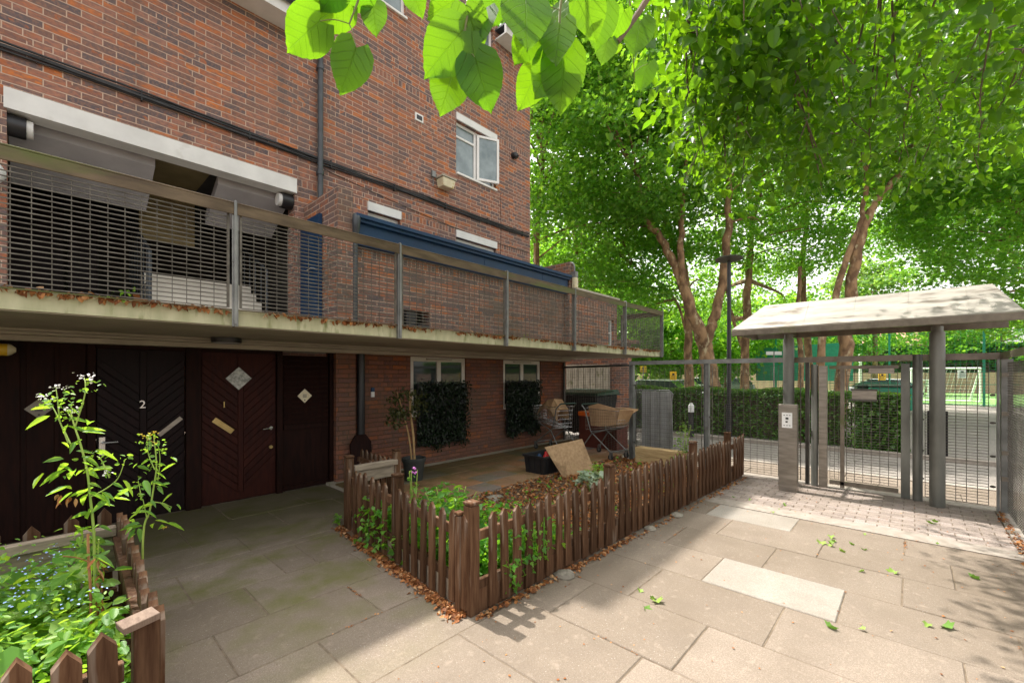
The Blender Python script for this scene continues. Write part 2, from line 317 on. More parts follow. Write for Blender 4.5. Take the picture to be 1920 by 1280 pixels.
# ---------------------------------------------------------------- mesh helpers
class MB:
    def __init__(s): s.v = []; s.f = []; s.uv = None
    def add(s, vs, fs):
        o = len(s.v); s.v.extend([tuple(v) for v in vs]); s.f.extend([tuple(i + o for i in f) for f in fs])
    def hexa(s, c):      # eight corners: bottom 4 ccw, top 4 ccw
        s.add(c, [(3, 2, 1, 0), (4, 5, 6, 7), (0, 1, 5, 4), (1, 2, 6, 5), (2, 3, 7, 6), (3, 0, 4, 7)])
    def box(s, x0, x1, y0, y1, z0, z1):
        s.hexa([(x0, y0, z0), (x1, y0, z0), (x1, y1, z0), (x0, y1, z0), (x0, y0, z1), (x1, y0, z1), (x1, y1, z1), (x0, y1, z1)])
    def obox(s, mat, x0, x1, y0, y1, z0, z1):
        c = [(x0, y0, z0), (x1, y0, z0), (x1, y1, z0), (x0, y1, z0), (x0, y0, z1), (x1, y0, z1), (x1, y1, z1), (x0, y1, z1)]
        s.hexa([mat @ Vector(p) for p in c])
    def bar(s, p0, p1, w, h=None, up=(0, 0, 1)):   # rectangular bar between two points
        p0 = Vector(p0); p1 = Vector(p1); h = h or w; d = (p1 - p0)
        L_ = d.length; d.normalize(); u = Vector(up)
        if abs(d.dot(u)) > .98: u = Vector((0, 1, 0))
        x = d.cross(u).normalized(); z = x.cross(d).normalized()
        c = []
        for p in (p0, p1):
            c += [p - x * w / 2 - z * h / 2, p + x * w / 2 - z * h / 2, p + x * w / 2 + z * h / 2, p - x * w / 2 + z * h / 2]
        s.add(c, [(0, 1, 2, 3), (7, 6, 5, 4), (0, 4, 5, 1), (1, 5, 6, 2), (2, 6, 7, 3), (3, 7, 4, 0)])
    def tube(s, pts, rad, n=8, cap=True):
        pts = [Vector(p) for p in pts]; k = len(pts)
        if isinstance(rad, (int, float)): rad = [rad] * k
        o = len(s.v); prev = None
        for i, p in enumerate(pts):
            d = (pts[min(i + 1, k - 1)] - pts[max(i - 1, 0)])
            if d.length < 1e-9: d = Vector((0, 0, 1))
            d.normalize()
            if prev is None:
                a = Vector((1, 0, 0)) if abs(d.x) < .8 else Vector((0, 1, 0)); x = d.cross(a).normalized()
            else:
                x = prev - d * prev.dot(d)
                x = x.normalized() if x.length > 1e-6 else d.orthogonal().normalized()
            prev = x; y = d.cross(x)
            for j in range(n):
                a = 2 * math.pi * j / n; s.v.append(tuple(p + (x * math.cos(a) + y * math.sin(a)) * rad[i]))
        for i in range(k - 1):
            for j in range(n):
                a = o + i * n + j; b = o + i * n + (j + 1) % n; s.f.append((a, b, b + n, a + n))
        if cap: s.f.append(tuple(o + n - 1 - j for j in range(n))); s.f.append(tuple(o + (k - 1) * n + j for j in range(n)))
    def lathe(s, c, prof, n=20):      # prof: (radius, z)
        o = len(s.v)
        for r, z in prof:
            for j in range(n):
                a = 2 * math.pi * j / n; s.v.append((c[0] + r * math.cos(a), c[1] + r * math.sin(a), c[2] + z))
        for i in range(len(prof) - 1):
            for j in range(n):
                a = o + i * n + j; b = o + i * n + (j + 1) % n; s.f.append((a, b, b + n, a + n))
        s.f.append(tuple(o + n - 1 - j for j in range(n))); s.f.append(tuple(o + (len(prof) - 1) * n + j for j in range(n)))
    def prism(s, poly, ext):          # poly: 3D points in a plane, ext: extrusion vector
        k = len(poly); e = Vector(ext); s.add([Vector(p) for p in poly] + [Vector(p) + e for p in poly],
              [tuple(range(k)), tuple(2 * k - 1 - i for i in range(k))] + [(i, i + k, (i + 1) % k + k, (i + 1) % k) for i in range(k)])
    def build(s, name, mat, parent=None, smooth=False, bevel=0.0, at=None):
        me = bpy.data.meshes.new(name)
        if at is None:
            if parent is not None: at = Vector(parent['_w'])
            else:
                a = np.array(s.v); at = Vector(((a[:, 0].min() + a[:, 0].max()) / 2, (a[:, 1].min() + a[:, 1].max()) / 2, a[:, 2].min()))
        at = Vector(at)
        me.from_pydata([tuple(Vector(v) - at) for v in s.v], [], s.f); me.update()
        o = bpy.data.objects.new(name, me); COL.objects.link(o)
        o['_w'] = tuple(at)
        if parent is not None:
            o.parent = parent; o.location = at - Vector(parent['_w'])
        else: o.location = at
        me.materials.append(M[mat] if isinstance(mat, str) else mat)
        if smooth:
            for p in me.polygons: p.use_smooth = True
            if hasattr(me, 'set_sharp_from_angle'): me.set_sharp_from_angle(angle=R(38))
        if bevel:
            b = o.modifiers.new('bevel', 'BEVEL'); b.width = bevel; b.segments = 1; b.limit_method = 'ANGLE'
        return o

def thing(name, label, cat, loc, group=None):
    o = bpy.data.objects.new(name, None); COL.objects.link(o); o.location = loc; o['_w'] = tuple(loc)
    o.empty_display_size = .1
    return tag(o, label, cat, group)
def tag(o, label, cat, group=None):
    o['label'] = label; o['category'] = cat
    if group: o['group'] = group
    return o
def kind(o, k): o['kind'] = k; return o
def copy_child(src, parent, loc, rot=(0, 0, 0), sc=(1, 1, 1), name=None):
    c = src.copy(); c.parent = parent; c.location = loc; c.rotation_euler = rot; c.scale = sc
    COL.objects.link(c); return c
def box(name, mat, x0, x1, y0, y1, z0, z1, parent=None, bevel=0.0):
    m = MB(); m.box(x0, x1, y0, y1, z0, z1); return m.build(name, mat, parent, bevel=bevel)

# wall with rectangular holes; axis 'Y' = face looking to -Y at y=c, spans a (=X) and z ; axis 'X' = at x=c, a = Y
def wall(mb, axis, c, t, a0, a1, z0, z1, holes=()):
    As = sorted({a0, a1, *[h[i] for h in holes for i in (0, 1)]}); Zs = sorted({z0, z1, *[h[i] for h in holes for i in (2, 3)]})
    As = [a for a in As if a0 <= a <= a1]; Zs = [z for z in Zs if z0 <= z <= z1]
    def solid(i, j):
        if i < 0 or j < 0 or i >= len(As) - 1 or j >= len(Zs) - 1: return False
        a = (As[i] + As[i + 1]) / 2; z = (Zs[j] + Zs[j + 1]) / 2
        return not any(h[0] < a < h[1] and h[2] < z < h[3] for h in holes)
    def p(a, d, z): return (a, c + d, z) if axis == 'Y' else (c + d, a, z)
    def q(*ps): mb.add(ps, [(0, 1, 2, 3)])
    for i in range(len(As) - 1):
        for j in range(len(Zs) - 1):
            if not solid(i, j): continue
            A, B, Z0, Z1 = As[i], As[i + 1], Zs[j], Zs[j + 1]
            q(p(A, 0, Z0), p(B, 0, Z0), p(B, 0, Z1), p(A, 0, Z1)); q(p(B, t, Z0), p(A, t, Z0), p(A, t, Z1), p(B, t, Z1))
            if not solid(i - 1, j): q(p(A, t, Z0), p(A, 0, Z0), p(A, 0, Z1), p(A, t, Z1))
            if not solid(i + 1, j): q(p(B, 0, Z0), p(B, t, Z0), p(B, t, Z1), p(B, 0, Z1))
            if not solid(i, j - 1): q(p(A, t, Z0), p(B, t, Z0), p(B, 0, Z0), p(A, 0, Z0))
            if not solid(i, j + 1): q(p(A, 0, Z1), p(B, 0, Z1), p(B, t, Z1), p(A, t, Z1))

# ---- leaves
def heart(n=8, width=.8):       # outline of a heart-shaped leaf, stalk at the origin, tip at y=1
    pts = [(0, .0)]
    prof = [(.30, -.06), (.46, .10), (.50, .32), (.42, .56), (.26, .78), (.08, .95)]
    for x, y in prof: pts.append((x * width, y))
    pts.append((0, 1.05))
    for x, y in reversed(prof): pts.append((-x * width, y))
    return pts
SH = {
 'heart': heart(),
 'oval': [(0, 0), (.22, .2), (.28, .5), (.16, .82), (0, 1), (-.16, .82), (-.28, .5), (-.22, .2)],
 'lance': [(0, 0), (.13, .2), (.17, .45), (.10, .75), (0, 1), (-.10, .75), (-.17, .45), (-.13, .2)],
 'plane': [(0, 0), (.25, .05), (.55, .12), (.38, .35), (.62, .62), (.27, .62), (0, 1), (-.27, .62), (-.62, .62), (-.38, .35), (-.55, .12), (-.25, .05)],
 'simple': [(0, 0), (.38, .25), (.32, .68), (0, 1), (-.32, .68), (-.38, .25)],
 'ivy': [(0, 0), (.35, -.05), (.55, .3), (.28, .42), (.2, .7), (0, 1), (-.2, .7), (-.28, .42), (-.55, .3), (-.35, -.05)],
}
def leaves(name, mat, C, size, shape, parent=None, pitch=(-.9, .3), roll=.5, az=None, at=None, fold=.12, curl=.15):
    """C: N x 3 positions; every leaf is two facets folded along its midrib"""
    C = np.asarray(C, float); n = len(C)
    sh = np.array(SH[shape]); k = len(sh)
    size = RNG.uniform(size[0], size[1], n)
    az = RNG.uniform(0, 2 * np.pi, n) if az is None else az
    pit = RNG.uniform(pitch[0], pitch[1], n); rol = RNG.normal(0, roll, n)
    base = np.zeros((k, 3)); base[:, :2] = sh; base[:, 2] = np.abs(sh[:, 0]) * fold * 2 - sh[:, 1] ** 2 * curl
    ca, sa = np.cos(az), np.sin(az); cp, sp = np.cos(pit), np.sin(pit); cr, sr = np.cos(rol), np.sin(rol)
    Z0 = np.zeros(n); O = np.ones(n)
    Rz = np.stack([np.stack([ca, -sa, Z0], -1), np.stack([sa, ca, Z0], -1), np.stack([Z0, Z0, O], -1)], 1)
    Rx = np.stack([np.stack([O, Z0, Z0], -1), np.stack([Z0, cp, -sp], -1), np.stack([Z0, sp, cp], -1)], 1)
    Ry = np.stack([np.stack([cr, Z0, sr], -1), np.stack([Z0, O, Z0], -1), np.stack([-sr, Z0, cr], -1)], 1)
    Rm = Rz @ Rx @ Ry
    V = np.einsum('nij,kj->nki', Rm, base) * size[:, None, None] + C[:, None, :]
    if at is None: at = np.array(parent['_w']) if parent is not None else np.array([C[:, 0].mean(), C[:, 1].mean(), C[:, 2].min()])
    at = np.array(at, float)
    V = (V - at).reshape(-1, 3)
    tip = int(np.argmax(sh[:, 1])); tip = k // 2 if abs(sh[k // 2, 0]) < 1e-6 else tip
    f1 = list(range(0, tip + 1)); f2 = [tip] + list(range(tip + 1, k)) + [0]
    n1, n2 = len(f1), len(f2)
    idx = np.concatenate([np.array(f1), np.array(f2)]); loops = (np.arange(n)[:, None] * k + idx[None, :]).reshape(-1)
    me = bpy.data.meshes.new(name); me.vertices.add(len(V)); me.vertices.foreach_set('co', V.astype(np.float32).ravel())
    me.loops.add(len(loops)); me.loops.foreach_set('vertex_index', loops.astype(np.int32))
    ls = (np.arange(n)[:, None] * (n1 + n2) + np.array([0, n1])[None, :]).reshape(-1)
    me.polygons.add(2 * n); me.polygons.foreach_set('loop_start', ls.astype(np.int32))
    me.update(calc_edges=True); me.validate()
    o = bpy.data.objects.new(name, me); COL.objects.link(o); o['_w'] = tuple(at)
    if parent is not None: o.parent = parent; o.location = Vector(at) - Vector(parent['_w'])
    else: o.location = Vector(at)
    me.materials.append(M[mat]); return o
def ell(n, c, r, shell=.35):
    d = RNG.normal(size=(n, 3)); d /= np.linalg.norm(d, axis=1)[:, None]
    rad = RNG.uniform(shell, 1, n) ** (1 / 2.2)
    return np.array(c) + d * rad[:, None] * np.array(r)
# ================================================================ ground, paving, road
g = MB(); g.box(-60, 160, -110, 120, -.30, -.06); kind(g.build('ground', 'soil'), 'structure')
def slabs(name, mat, cells, gap=.0036, z0=-.055, z1=0.0, jit=.003):
    m = MB()
    for x0, x1, y0, y1 in cells:
        d = random.uniform(-jit, jit); e = gap * random.uniform(.5, 1.0)
        b = .006; a0, a1, b0, b1 = x0 + e, x1 - e, y0 + e, y1 - e
        zz = z1 + d; tx, ty = random.uniform(-jit, jit) * .6, random.uniform(-jit, jit) * .6
        ring = lambda i, z: [(a0 + i, b0 + i, z - tx), (a1 - i, b0 + i, z + tx), (a1 - i, b1 - i, z + ty), (a0 + i, b1 - i, z - ty)]
        m.add(ring(0, z0) + ring(0, zz - b) + ring(b, zz), [(0, 1, 5, 4), (1, 2, 6, 5), (2, 3, 7, 6), (3, 0, 4, 7), (4, 5, 9, 8), (5, 6, 10, 9), (6, 7, 11, 10), (7, 4, 8, 11), (8, 9, 10, 11)])
    return kind(m.build(name, mat), 'structure')
def cuts(a, b, known, step):
    ks = sorted(k for k in known if a < k < b); out = [a]
    lo = ks[0] if ks else (a + b) / 2; t = lo
    pre = []
    while t - step > a + .15: t -= step; pre.append(t)
    out += sorted(pre); out += ks
    t = ks[-1] if ks else lo
    if not ks: out.append(t)
    while t + step < b - .15: t += step; out.append(t)
    return out + [b]
cells = []; pale = []
courses = [(1.24, 1.85, [.6]), (1.85, 2.46, [.15, 1.2]), (2.46, 3.065, [.1, 1.02, 1.91]), (3.065, 3.70, [-.22, .69, 1.61]), (3.70, 4.30, [-.5, .39, 1.29]),
           (4.30, 4.90, [-.86, .06, .98, 1.86]), (4.90, 5.515, [-.25, .66, 1.55]), (5.515, 6.07, [-.86, .06, .98, 1.87])]
for k in range(9): courses.insert(0, (1.24 - .61 * (k + 1), 1.24 - .61 * k, [.2 + .37 * (k % 3)]))
for x0, x1, ks in courses:
    c = cuts(-7.2, 2.2 if x0 < 1.9 else 2.34, ks, .91)
    for y0, y1 in zip(c, c[1:]):
        if x1 < 1.3 and y1 > 2.19: y1 = 2.2
        if (abs(x0 - 3.70) < .01 and abs(y0 - .39) < .01) or (abs(x0 - 5.515) < .01 and abs(y0 - .98) < .01): pale.append((x0, x1, y0, y1))
        else: cells.append((x0, x1, y0, y1))
rows = [(2.2, 2.80, [1.19, .3]), (2.80, 3.36, [.75, 1.66]), (3.36, 3.95, [1.09, .2]), (3.95, 4.57, [.76, 1.42, 1.70]), (4.57, 4.70, []), (4.70, 5.20, [1.37, .5]), (5.20, 5.90, [1.0, 1.9, 2.7]), (5.90, 6.72, [.6, 1.5, 2.4])]
for y0, y1, ks in rows:
    c = cuts(-6, 2.18 if y1 < 4.6 else 2.95, ks, .9)
    if not ks: c = [-6, -3, 0, 2.3]
    cells += [(a, b, y0, y1) for a, b in zip(c, c[1:])]
slabs('pavement', 'flagstone', cells); slabs('pale_paving', 'pale_flagstone', pale, z1=.003)
j = MB(); j.box(-7.5, 6.30, -7.5, 2.34, -.058, -.0045); j.box(-7.5, 3.1, 2.34, 6.9, -.058, -.0045); kind(j.build('paving_joints', 'joint_dirt'), 'structure')
pc = []
for i in range(17):
    x0 = 6.36 + i * .104; off = .105 if i % 2 else 0
    for q in range(-5, 14):
        y0 = -.75 + q * .21 + off
        if y0 < -.86 or y0 > 1.99: continue
        pc.append((x0, x0 + .102, max(y0, -.75), min(y0 + .208, 2.185)))
slabs('paver_strip', 'paver', pc, gap=.0035, jit=.002)
k = MB(); k.box(6.361, 8.12, -.755, 2.19, -.05, -.006); kind(k.build('paver_joints', 'joint_dirt'), 'structure')
k = MB(); k.box(6.08, 6.36, -.76, 2.2, -.05, .004); k.box(6.3, 8.12, -7.5, -.76, -.05, .003); k.box(6.08, 6.3, -7.5, -.76, -.05, .003); k.box(6.36, 8.12, 2.19, 2.34, -.05, 0.0); k.box(8.13, 8.35, -7.5, 7, -.05, -.004)
kind(k.build('path_edge', 'kerb_stone'), 'structure')
# outside the gate: pavement, kerb, road, far pavement
oc = [(8.35 + i * .6, 8.95 + i * .6, -14 + q * .9 + (i % 2) * .45, -13.1 + q * .9 + (i % 2) * .45) for i in range(2) for q in range(30)]
slabs('outer_pavement', 'flagstone', oc, z1=-.012)
box('kerb', 'kerb_stone', 9.57, 9.72, -14, 13, -.09, -.004)['kind'] = 'structure'
box('road', 'asphalt', 9.72, 12.4, -30, 30, -.10, -.055)['kind'] = 'structure'
box('far_kerb', 'kerb_stone', 12.4, 12.55, -30, 30, -.10, .03)['kind'] = 'structure'
box('car_park', 'asphalt', 12.55, 110, -90, 90, -.10, .01)['kind'] = 'structure'
box('patio', 'coping_stone', 2.98, 9.6, 4.42, 6.69, -.055, .035)['kind'] = 'structure'
pt = []
for i in range(16):
    for q in range(6):
        x0 = 3.0 + i * .40; y0 = 4.43 + q * .40
        if y0 + .4 < 6.7: pt.append((x0, x0 + .4, y0, y0 + .4))
slabs('patio_tiles', 'patio_tile', pt, gap=.006, z0=.036, z1=.06)
# flower bed soil, slightly uneven
def heightfield(name, mat, x0, x1, y0, y1, nx, ny, z, amp):
    m = MB()
    for i in range(nx + 1):
        for q in range(ny + 1):
            m.v.append((x0 + (x1 - x0) * i / nx, y0 + (y1 - y0) * q / ny, z + random.uniform(-amp, amp)))
    for i in range(nx):
        for q in range(ny):
            a = i * (ny + 1) + q; m.f.append((a, a + ny + 1, a + ny + 2, a + 1))
    return kind(m.build(name, mat, smooth=True), 'structure')
heightfield('flower_bed', 'soil', 2.18, 8.0, 2.30, 4.42, 60, 24, .03, .03)
heightfield('planter_soil', 'soil', -2.4, .34, 2.14, 3.92, 20, 16, .12, .03)

# ================================================================ the brick building
B = thing('brick_building', 'red and grey brick flats with a raised walkway and dark wooden doors below', 'building', (3, 8, 0))
YF = 6.7; ZD, ZS = 2.30, 2.17
wl = MB()
wall(wl, 'Y', YF, .25, 2.55, 7.88, ZD, 9.35, [(5.60, 6.73, 5.74, 6.80), (3.69, 4.31, 3.5, 4.455), (5.60, 6.73, 3.5, 4.455), (3.50, 4.44, 8.10, 9.2), (5.60, 6.65, 8.10, 9.2)])
wall(wl, 'Y', YF, .25, -9, 2.55, ZD, 6.95, [(-.25, 2.52, ZD - .01, 4.59)])
wall(wl, 'X', 7.88, -.25, YF + .25, 16, ZD, 9.35)
wall(wl, 'X', 2.55, -.2, YF + .25, 16, 6.9, 9.35)
wall(wl, 'Y', 16, .25, -9, 7.88, 0, 9.3); wall(wl, 'X', -9, .25, YF + .25, 16, 0, 6.9)
wl.build('wall', 'brick', B)
wl = MB()
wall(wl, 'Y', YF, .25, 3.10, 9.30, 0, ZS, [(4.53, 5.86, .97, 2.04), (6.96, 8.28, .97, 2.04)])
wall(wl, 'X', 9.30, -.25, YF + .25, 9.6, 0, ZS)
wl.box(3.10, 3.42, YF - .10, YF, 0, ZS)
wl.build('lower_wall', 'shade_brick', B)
# porch wall on the walkway, its end fins and the further wall
wl = MB()
wall(wl, 'Y', 5.74, .2, 2.85, 7.93, ZD, 3.60, [(3.75, 4.25, ZD - .01, 2.72)])
wl.box(2.65, 2.87, 5.60, YF - .003, ZD, 4.215); wl.box(7.93, 8.14, 5.60, YF + .6, ZD, 4.215)
wall(wl, 'Y', 5.80, .22, 8.14, 10.40, ZD, 3.66, [(9.95, 10.24, 2.45, 3.15)])
wall(wl, 'X', 10.40, -.22, 6.02, 9.0, ZD, 3.66)
wl.build('porch_wall', 'old_brick', B)
b = MB(); b.box(8.16, 10.46, 5.74, 6.08, 3.662, 3.74); b.box(10.12, 10.46, 6.08, 9.0, 3.662, 3.74); b.build('coping', 'coping_stone', B, bevel=.01)
b = MB(); b.box(3.78, 3.95, 5.70, 5.76, 2.34, 2.68); b.box(4.0, 4.22, 5.71, 5.76, 2.34, 2.5); b.build('air_grille', 'black_plastic', B)
# navy roof edge over the porch wall with its gutter
f = MB(); f.box(2.90, 7.90, 5.62, 5.70, 3.50, 3.80); f.box(2.90, 7.925, 5.56, 5.735, 3.80, 3.86); f.box(2.88, 7.92, 5.52, 5.62, 3.845, 3.90)
f.box(2.9, 7.92, 5.735, YF - .004, 3.68, 3.84); f.box(5.35, 5.36, 5.612, 5.62, 3.5, 3.80); f.box(7.0, 7.01, 5.612, 5.62, 3.5, 3.80)
fa = f.build('porch_fascia', 'navy_paint', B, bevel=.006)
b = MB(); b.tube([(2.93, 5.60, 3.86), (2.90, 5.57, 3.86), (2.89, 5.555, 3.80), (2.895, 5.57, 3.70), (2.90, 5.60, 3.62)], [.05, .055, .055, .05, .04], 12); b.tube([(2.90, 5.60, 3.65), (2.90, 5.61, ZD)], .034, 12); b.build('porch_downpipe', 'pipe_paint', B, smooth=True)
# walkway slab with its soffit, trims and fascia
s = MB(); s.box(-9, 10.58, 4.72, 9.6, ZS, ZD); s.build('walkway_slab', 'deck_concrete', B)
s = MB(); s.box(-9, 10.59, 4.70, 4.7195, ZS - .004, ZD + .01); s.box(10.582, 10.60, 4.7195, 9.5, ZS - .004, ZD + .01); s.build('walkway_fascia', 'deck_fascia', B)
s = MB(); s.box(-9, 10.57, 4.725, 9.3, ZS - .014, ZS - .001); s.box(-9, 9.3, 6.38, YF - .003, 2.10, ZS - .016); s.box(-9, 9.3, 6.52, YF - .004, 2.045, 2.0985)
s.tube([(-9, 6.33, 2.145), (9.3, 6.33, 2.145)], .011, 8)
s.tube([(-9, 6.36, 2.12), (9.3, 6.36, 2.12)], .007, 6)
s.build('soffit', 'soffit_paint', B)
# stair opening
b = MB(); b.box(-.27, 2.54, YF - .035, YF + .20, 4.38, 4.588); b.build('opening_lintel', 'white_lintel', B)
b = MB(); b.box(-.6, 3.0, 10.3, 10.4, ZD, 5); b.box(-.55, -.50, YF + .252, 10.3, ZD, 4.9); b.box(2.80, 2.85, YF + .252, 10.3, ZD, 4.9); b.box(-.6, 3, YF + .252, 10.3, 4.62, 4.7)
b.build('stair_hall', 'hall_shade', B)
b = MB()
b.hexa([(-.25, 6.96, 4.30), (.95, 6.96, 4.30), (.95, 7.65, 3.93), (-.25, 7.65, 3.93), (-.25, 6.96, 4.45), (.95, 6.96, 4.45), (.95, 7.65, 4.08), (-.25, 7.65, 4.08)]); b.build('stair_flight', 'grey_plaster', B); b = MB()
b.hexa([(1.62, 6.96, 4.30), (2.52, 6.96, 4.30), (2.52, 7.65, 3.93), (1.62, 7.65, 3.93), (1.62, 6.96, 4.45), (2.52, 6.96, 4.45), (2.52, 7.65, 4.08), (1.62, 7.65, 4.08)])
b.build('stair_flight', 'grey_plaster', B)
b = MB(); b.box(.952, 1.618, 8.30, 8.35, 3.7, 4.60); b.box(.952, 1.618, 6.97, 8.299, 4.56, 4.61); b.build('stair_panel', 'ochre_plaster', B)
b = MB()
for i in range(5): b.box(.97, 2.33, 6.99 + i * .26, 8.29, ZD + .031 + i * .165, ZD + .195 + i * .165)
b.box(-.5, 2.8, 6.96, 7.6, ZD + .002, ZD + .03); b.build('stair_steps', 'pale_floor', B)
for x in (.95, 2.35):
    b = MB(); b.tube([(x, 7.35, ZD + .02), (x, 7.35, 3.32), (x, 7.5, 3.4), (x, 9.6, 4.4)], .022, 8)
    for i in range(7): b.tube([(x, 7.6 + i * .28, 2.4 + i * .13), (x, 7.6 + i * .28, 3.42 + i * .135)], .009, 6)
    b.build('stair_handrail', 'pipe_paint', B, smooth=True)
b = MB()
for x0, x1, z1 in ((-.5, .2, 4.2), (.24, .55, 3.9)): b.box(x0, x1, 8.9, 8.95, ZD, z1)
b.build('stair_door', 'black_door_wood', B)
for x, y in ((-.17, 6.82), (2.42, 6.82)):
    b = MB(); sx = 1 if x < 1 else -1
    b.tube([(x - .10 * sx, y, 4.27), (x + .05 * sx, y, 4.27)], .11, 16); o = b.build('opening_lamp', 'black_plastic', B, smooth=True)
    b = MB(); b.tube([(x + .052 * sx, y, 4.27), (x + .10 * sx, y, 4.27)], .09, 16); b.build('diffuser', 'white_plastic', o, smooth=True)
# navy door leaf folded back beside the fin
b = MB(); b.box(2.60, 2.64, 6.05, YF - .004, ZD + .01, 3.95); nd = b.build('navy_door', 'navy_paint', B)
b = MB(); b.tube([(2.60, 6.2, 3.20), (2.55, 6.2, 3.20), (2.55, 6.32, 3.19)], .012, 8); b.build('door_handle', 'chrome', nd, smooth=True)
# eaves
for x0, x1, z in ((-9, 2.52, 6.70), (6.70, 8.05, 9.0)):
    b = MB(); b.box(x0, x1, 6.36, 6.42, z, z + .2); b.box(x0, x1, 6.42, YF - .002, z, z + .03); b.build('eaves_board', 'white_lintel', B)
    b = MB(); b.tube([(x0, 6.31, z + .20), (x1 + .02, 6.31, z + .20)], .06, 12); b.box(x0, x1, 6.3, YF, z + .202, z + .24); b.build('gutter', 'pipe_paint', B, smooth=True)
b = MB(); b.hexa([(-9, 6.3, 6.95), (2.35, 6.3, 6.95), (2.35, 11.5, 9.0), (-9, 11.5, 9.0), (-9, 6.3, 7.0), (2.35, 6.3, 7.0), (2.35, 11.5, 9.05), (-9, 11.5, 9.05)])
b.hexa([(-9, 11.5, 9.0), (2.35, 11.5, 9.0), (2.35, 16.3, 6.95), (-9, 16.3, 6.95), (-9, 11.5, 9.05), (2.35, 11.5, 9.05), (2.35, 16.3, 7.0), (-9, 16.3, 7.0)])
b.box(2.4, 7.86, YF + .26, 15.9, 9.2, 9.3); b.build('roof', 'pipe_paint', B)
# downpipe with collars
b = MB(); b.tube([(2.87, YF - .065, 8.9), (2.87, YF - .065, 2.9)], .042, 14)
for z in (3.9, 4.75, 6.35, 7.9): b.tube([(2.87, YF - .065, z), (2.87, YF - .065, z + .06)], .052, 14); b.box(2.83, 2.91, YF - .05, YF, z, z + .05)
b.build('downpipe', 'pipe_paint', B, smooth=True)
b = MB(); b.tube([(3.53, YF - .07, ZS - .02), (3.53, YF - .07, .02)], .062, 14); b.box(3.45, 3.61, YF - .14, YF - .002, 2.05, 2.15)
b.build('lower_downpipe', 'black_plastic', B, smooth=True)
# bundle of cables along the wall, and one thin loose one
b = MB()
for q in range(6):
    pts = []; x = -9
    while x < 7.9:
        pts.append((x, YF - .022 - .016 * (q % 2) - .004, 4.985 + .014 * (q - 2.5) + .010 * math.sin(x * 1.7 + q * 1.3) + .004 * math.sin(x * 6 + q * 2))); x += .3
    b.tube(pts, .0125, 6)
for x in np.arange(-6, 7.8, 1.13): b.box(x, x + .012, YF - .052, YF - .001, 4.925, 5.045)
b.build('cable_bundle', 'cable', B)
b = MB(); pts = [(2.95 + t * 4.9, YF - .012, 4.88 - .33 * math.sin(min(1, t * 1.2) * 1.57) + .05 * t) for t in np.linspace(0, 1, 20)]; b.tube(pts, .005, 5)
b.tube([(6.85, YF - .01, 5.7), (6.88, YF - .01, 5.0), (6.86, YF - .01, 4.3)], .004, 5); b.build('loose_cable', 'cable', B)
# windows
def window(x0, x1, z0, z1, mat, glass, lint=None, bars=(), cols=(), open_leaf=False, y=YF, inset=.07, fw=.055, sill=True):
    fr = MB(); yy = y + inset
    fr.box(x0, x1, yy, yy + .06, z1 - fw, z1); fr.box(x0, x1, yy, yy + .06, z0, z0 + fw)
    fr.box(x0, x0 + fw, yy, yy + .06, z0 + fw, z1 - fw); fr.box(x1 - fw, x1, yy, yy + .06, z0 + fw, z1 - fw)
    for c in cols: fr.box(c - fw * .55, c + fw * .55, yy - .004, yy + .058, z0 + fw, z1 - fw)
    for a, c, z in bars: fr.box(a, c, yy - .002, yy + .056, z - fw * .4, z + fw * .4)
    if sill: fr.box(x0 - .0, x1 + .0, y - .045, yy - .001, z0 - .03, z0 + .012)
    wd = fr.build('window', mat, B, bevel=.004)
    p = MB(); p.box(x0 + fw, x1 - fw, yy + .025, yy + .035, z0 + fw, z1 - fw); p.build('pane', glass, wd)
    c = MB(); n = 30
    for i in range(n):
        xa = x0 + (x1 - x0) * i / n; xb = x0 + (x1 - x0) * (i + 1) / n
        c.add([(xa, yy + .12 + .02 * (i % 2), z0), (xb, yy + .12 + .02 * ((i + 1) % 2), z0), (xb, yy + .12 + .02 * ((i + 1) % 2), z1), (xa, yy + .12 + .02 * (i % 2), z1)], [(0, 1, 2, 3)])
    if lint:
        l = MB(); l.box(x0 - .01, x1 + .01, y - .03, y + .06, z1 + .001, lint); l.build('lintel', 'white_lintel', B)
    return wd
w1 = window(5.60, 6.73, 5.74, 6.80, 'upvc', 'pale_glass', 6.94, bars=[(5.65, 6.14, 6.52)], cols=[6.17])
lf = MB(); fw = .05     # the open casement on the right, hinged on its left
mt = Matrix.Translation((6.20, YF + .05, 0)) @ Matrix.Rotation(R(-24), 4, 'Z')
W_, z0, z1 = .50, 5.80, 6.75
for a in ((0, fw, z0, z1), (W_ - fw, W_, z0, z1), (fw, W_ - fw, z0, z0 + fw), (fw, W_ - fw, z1 - fw, z1)): lf.obox(mt, a[0], a[1], -.025, .025, a[2], a[3])
cs = lf.build('open_casement', 'upvc', w1, bevel=.003); p = MB(); p.obox(mt, fw, W_ - fw, -.006, .006, z0 + fw, z1 - fw); p.build('casement_pane', 'pale_glass', w1)
window(3.69, 4.31, 3.52, 4.455, 'upvc', 'pale_glass', 4.60); window(5.60, 6.73, 3.52, 4.455, 'upvc', 'pale_glass', 4.60, cols=[6.2])
window(3.50, 4.44, 8.10, 9.19, 'upvc', 'pale_glass', bars=[]); window(5.60, 6.65, 8.10, 9.19, 'upvc', 'pale_glass', bars=[(5.6, 6.6, 8.7)], cols=[6.3])
for x0, x1 in ((4.53, 5.86), (6.96, 8.28)):
    m_ = (x0 + x1) / 2; wd = window(x0, x1, .97, 2.04, 'cream_upvc', 'window_glass', cols=[m_], fw=.085, inset=.03)
    v = MB(); v.box(m_ - .30, m_ + .30, YF - .004, YF + .028, 1.985, 2.01); v.build('trickle_vent', 'soffit_paint', wd)
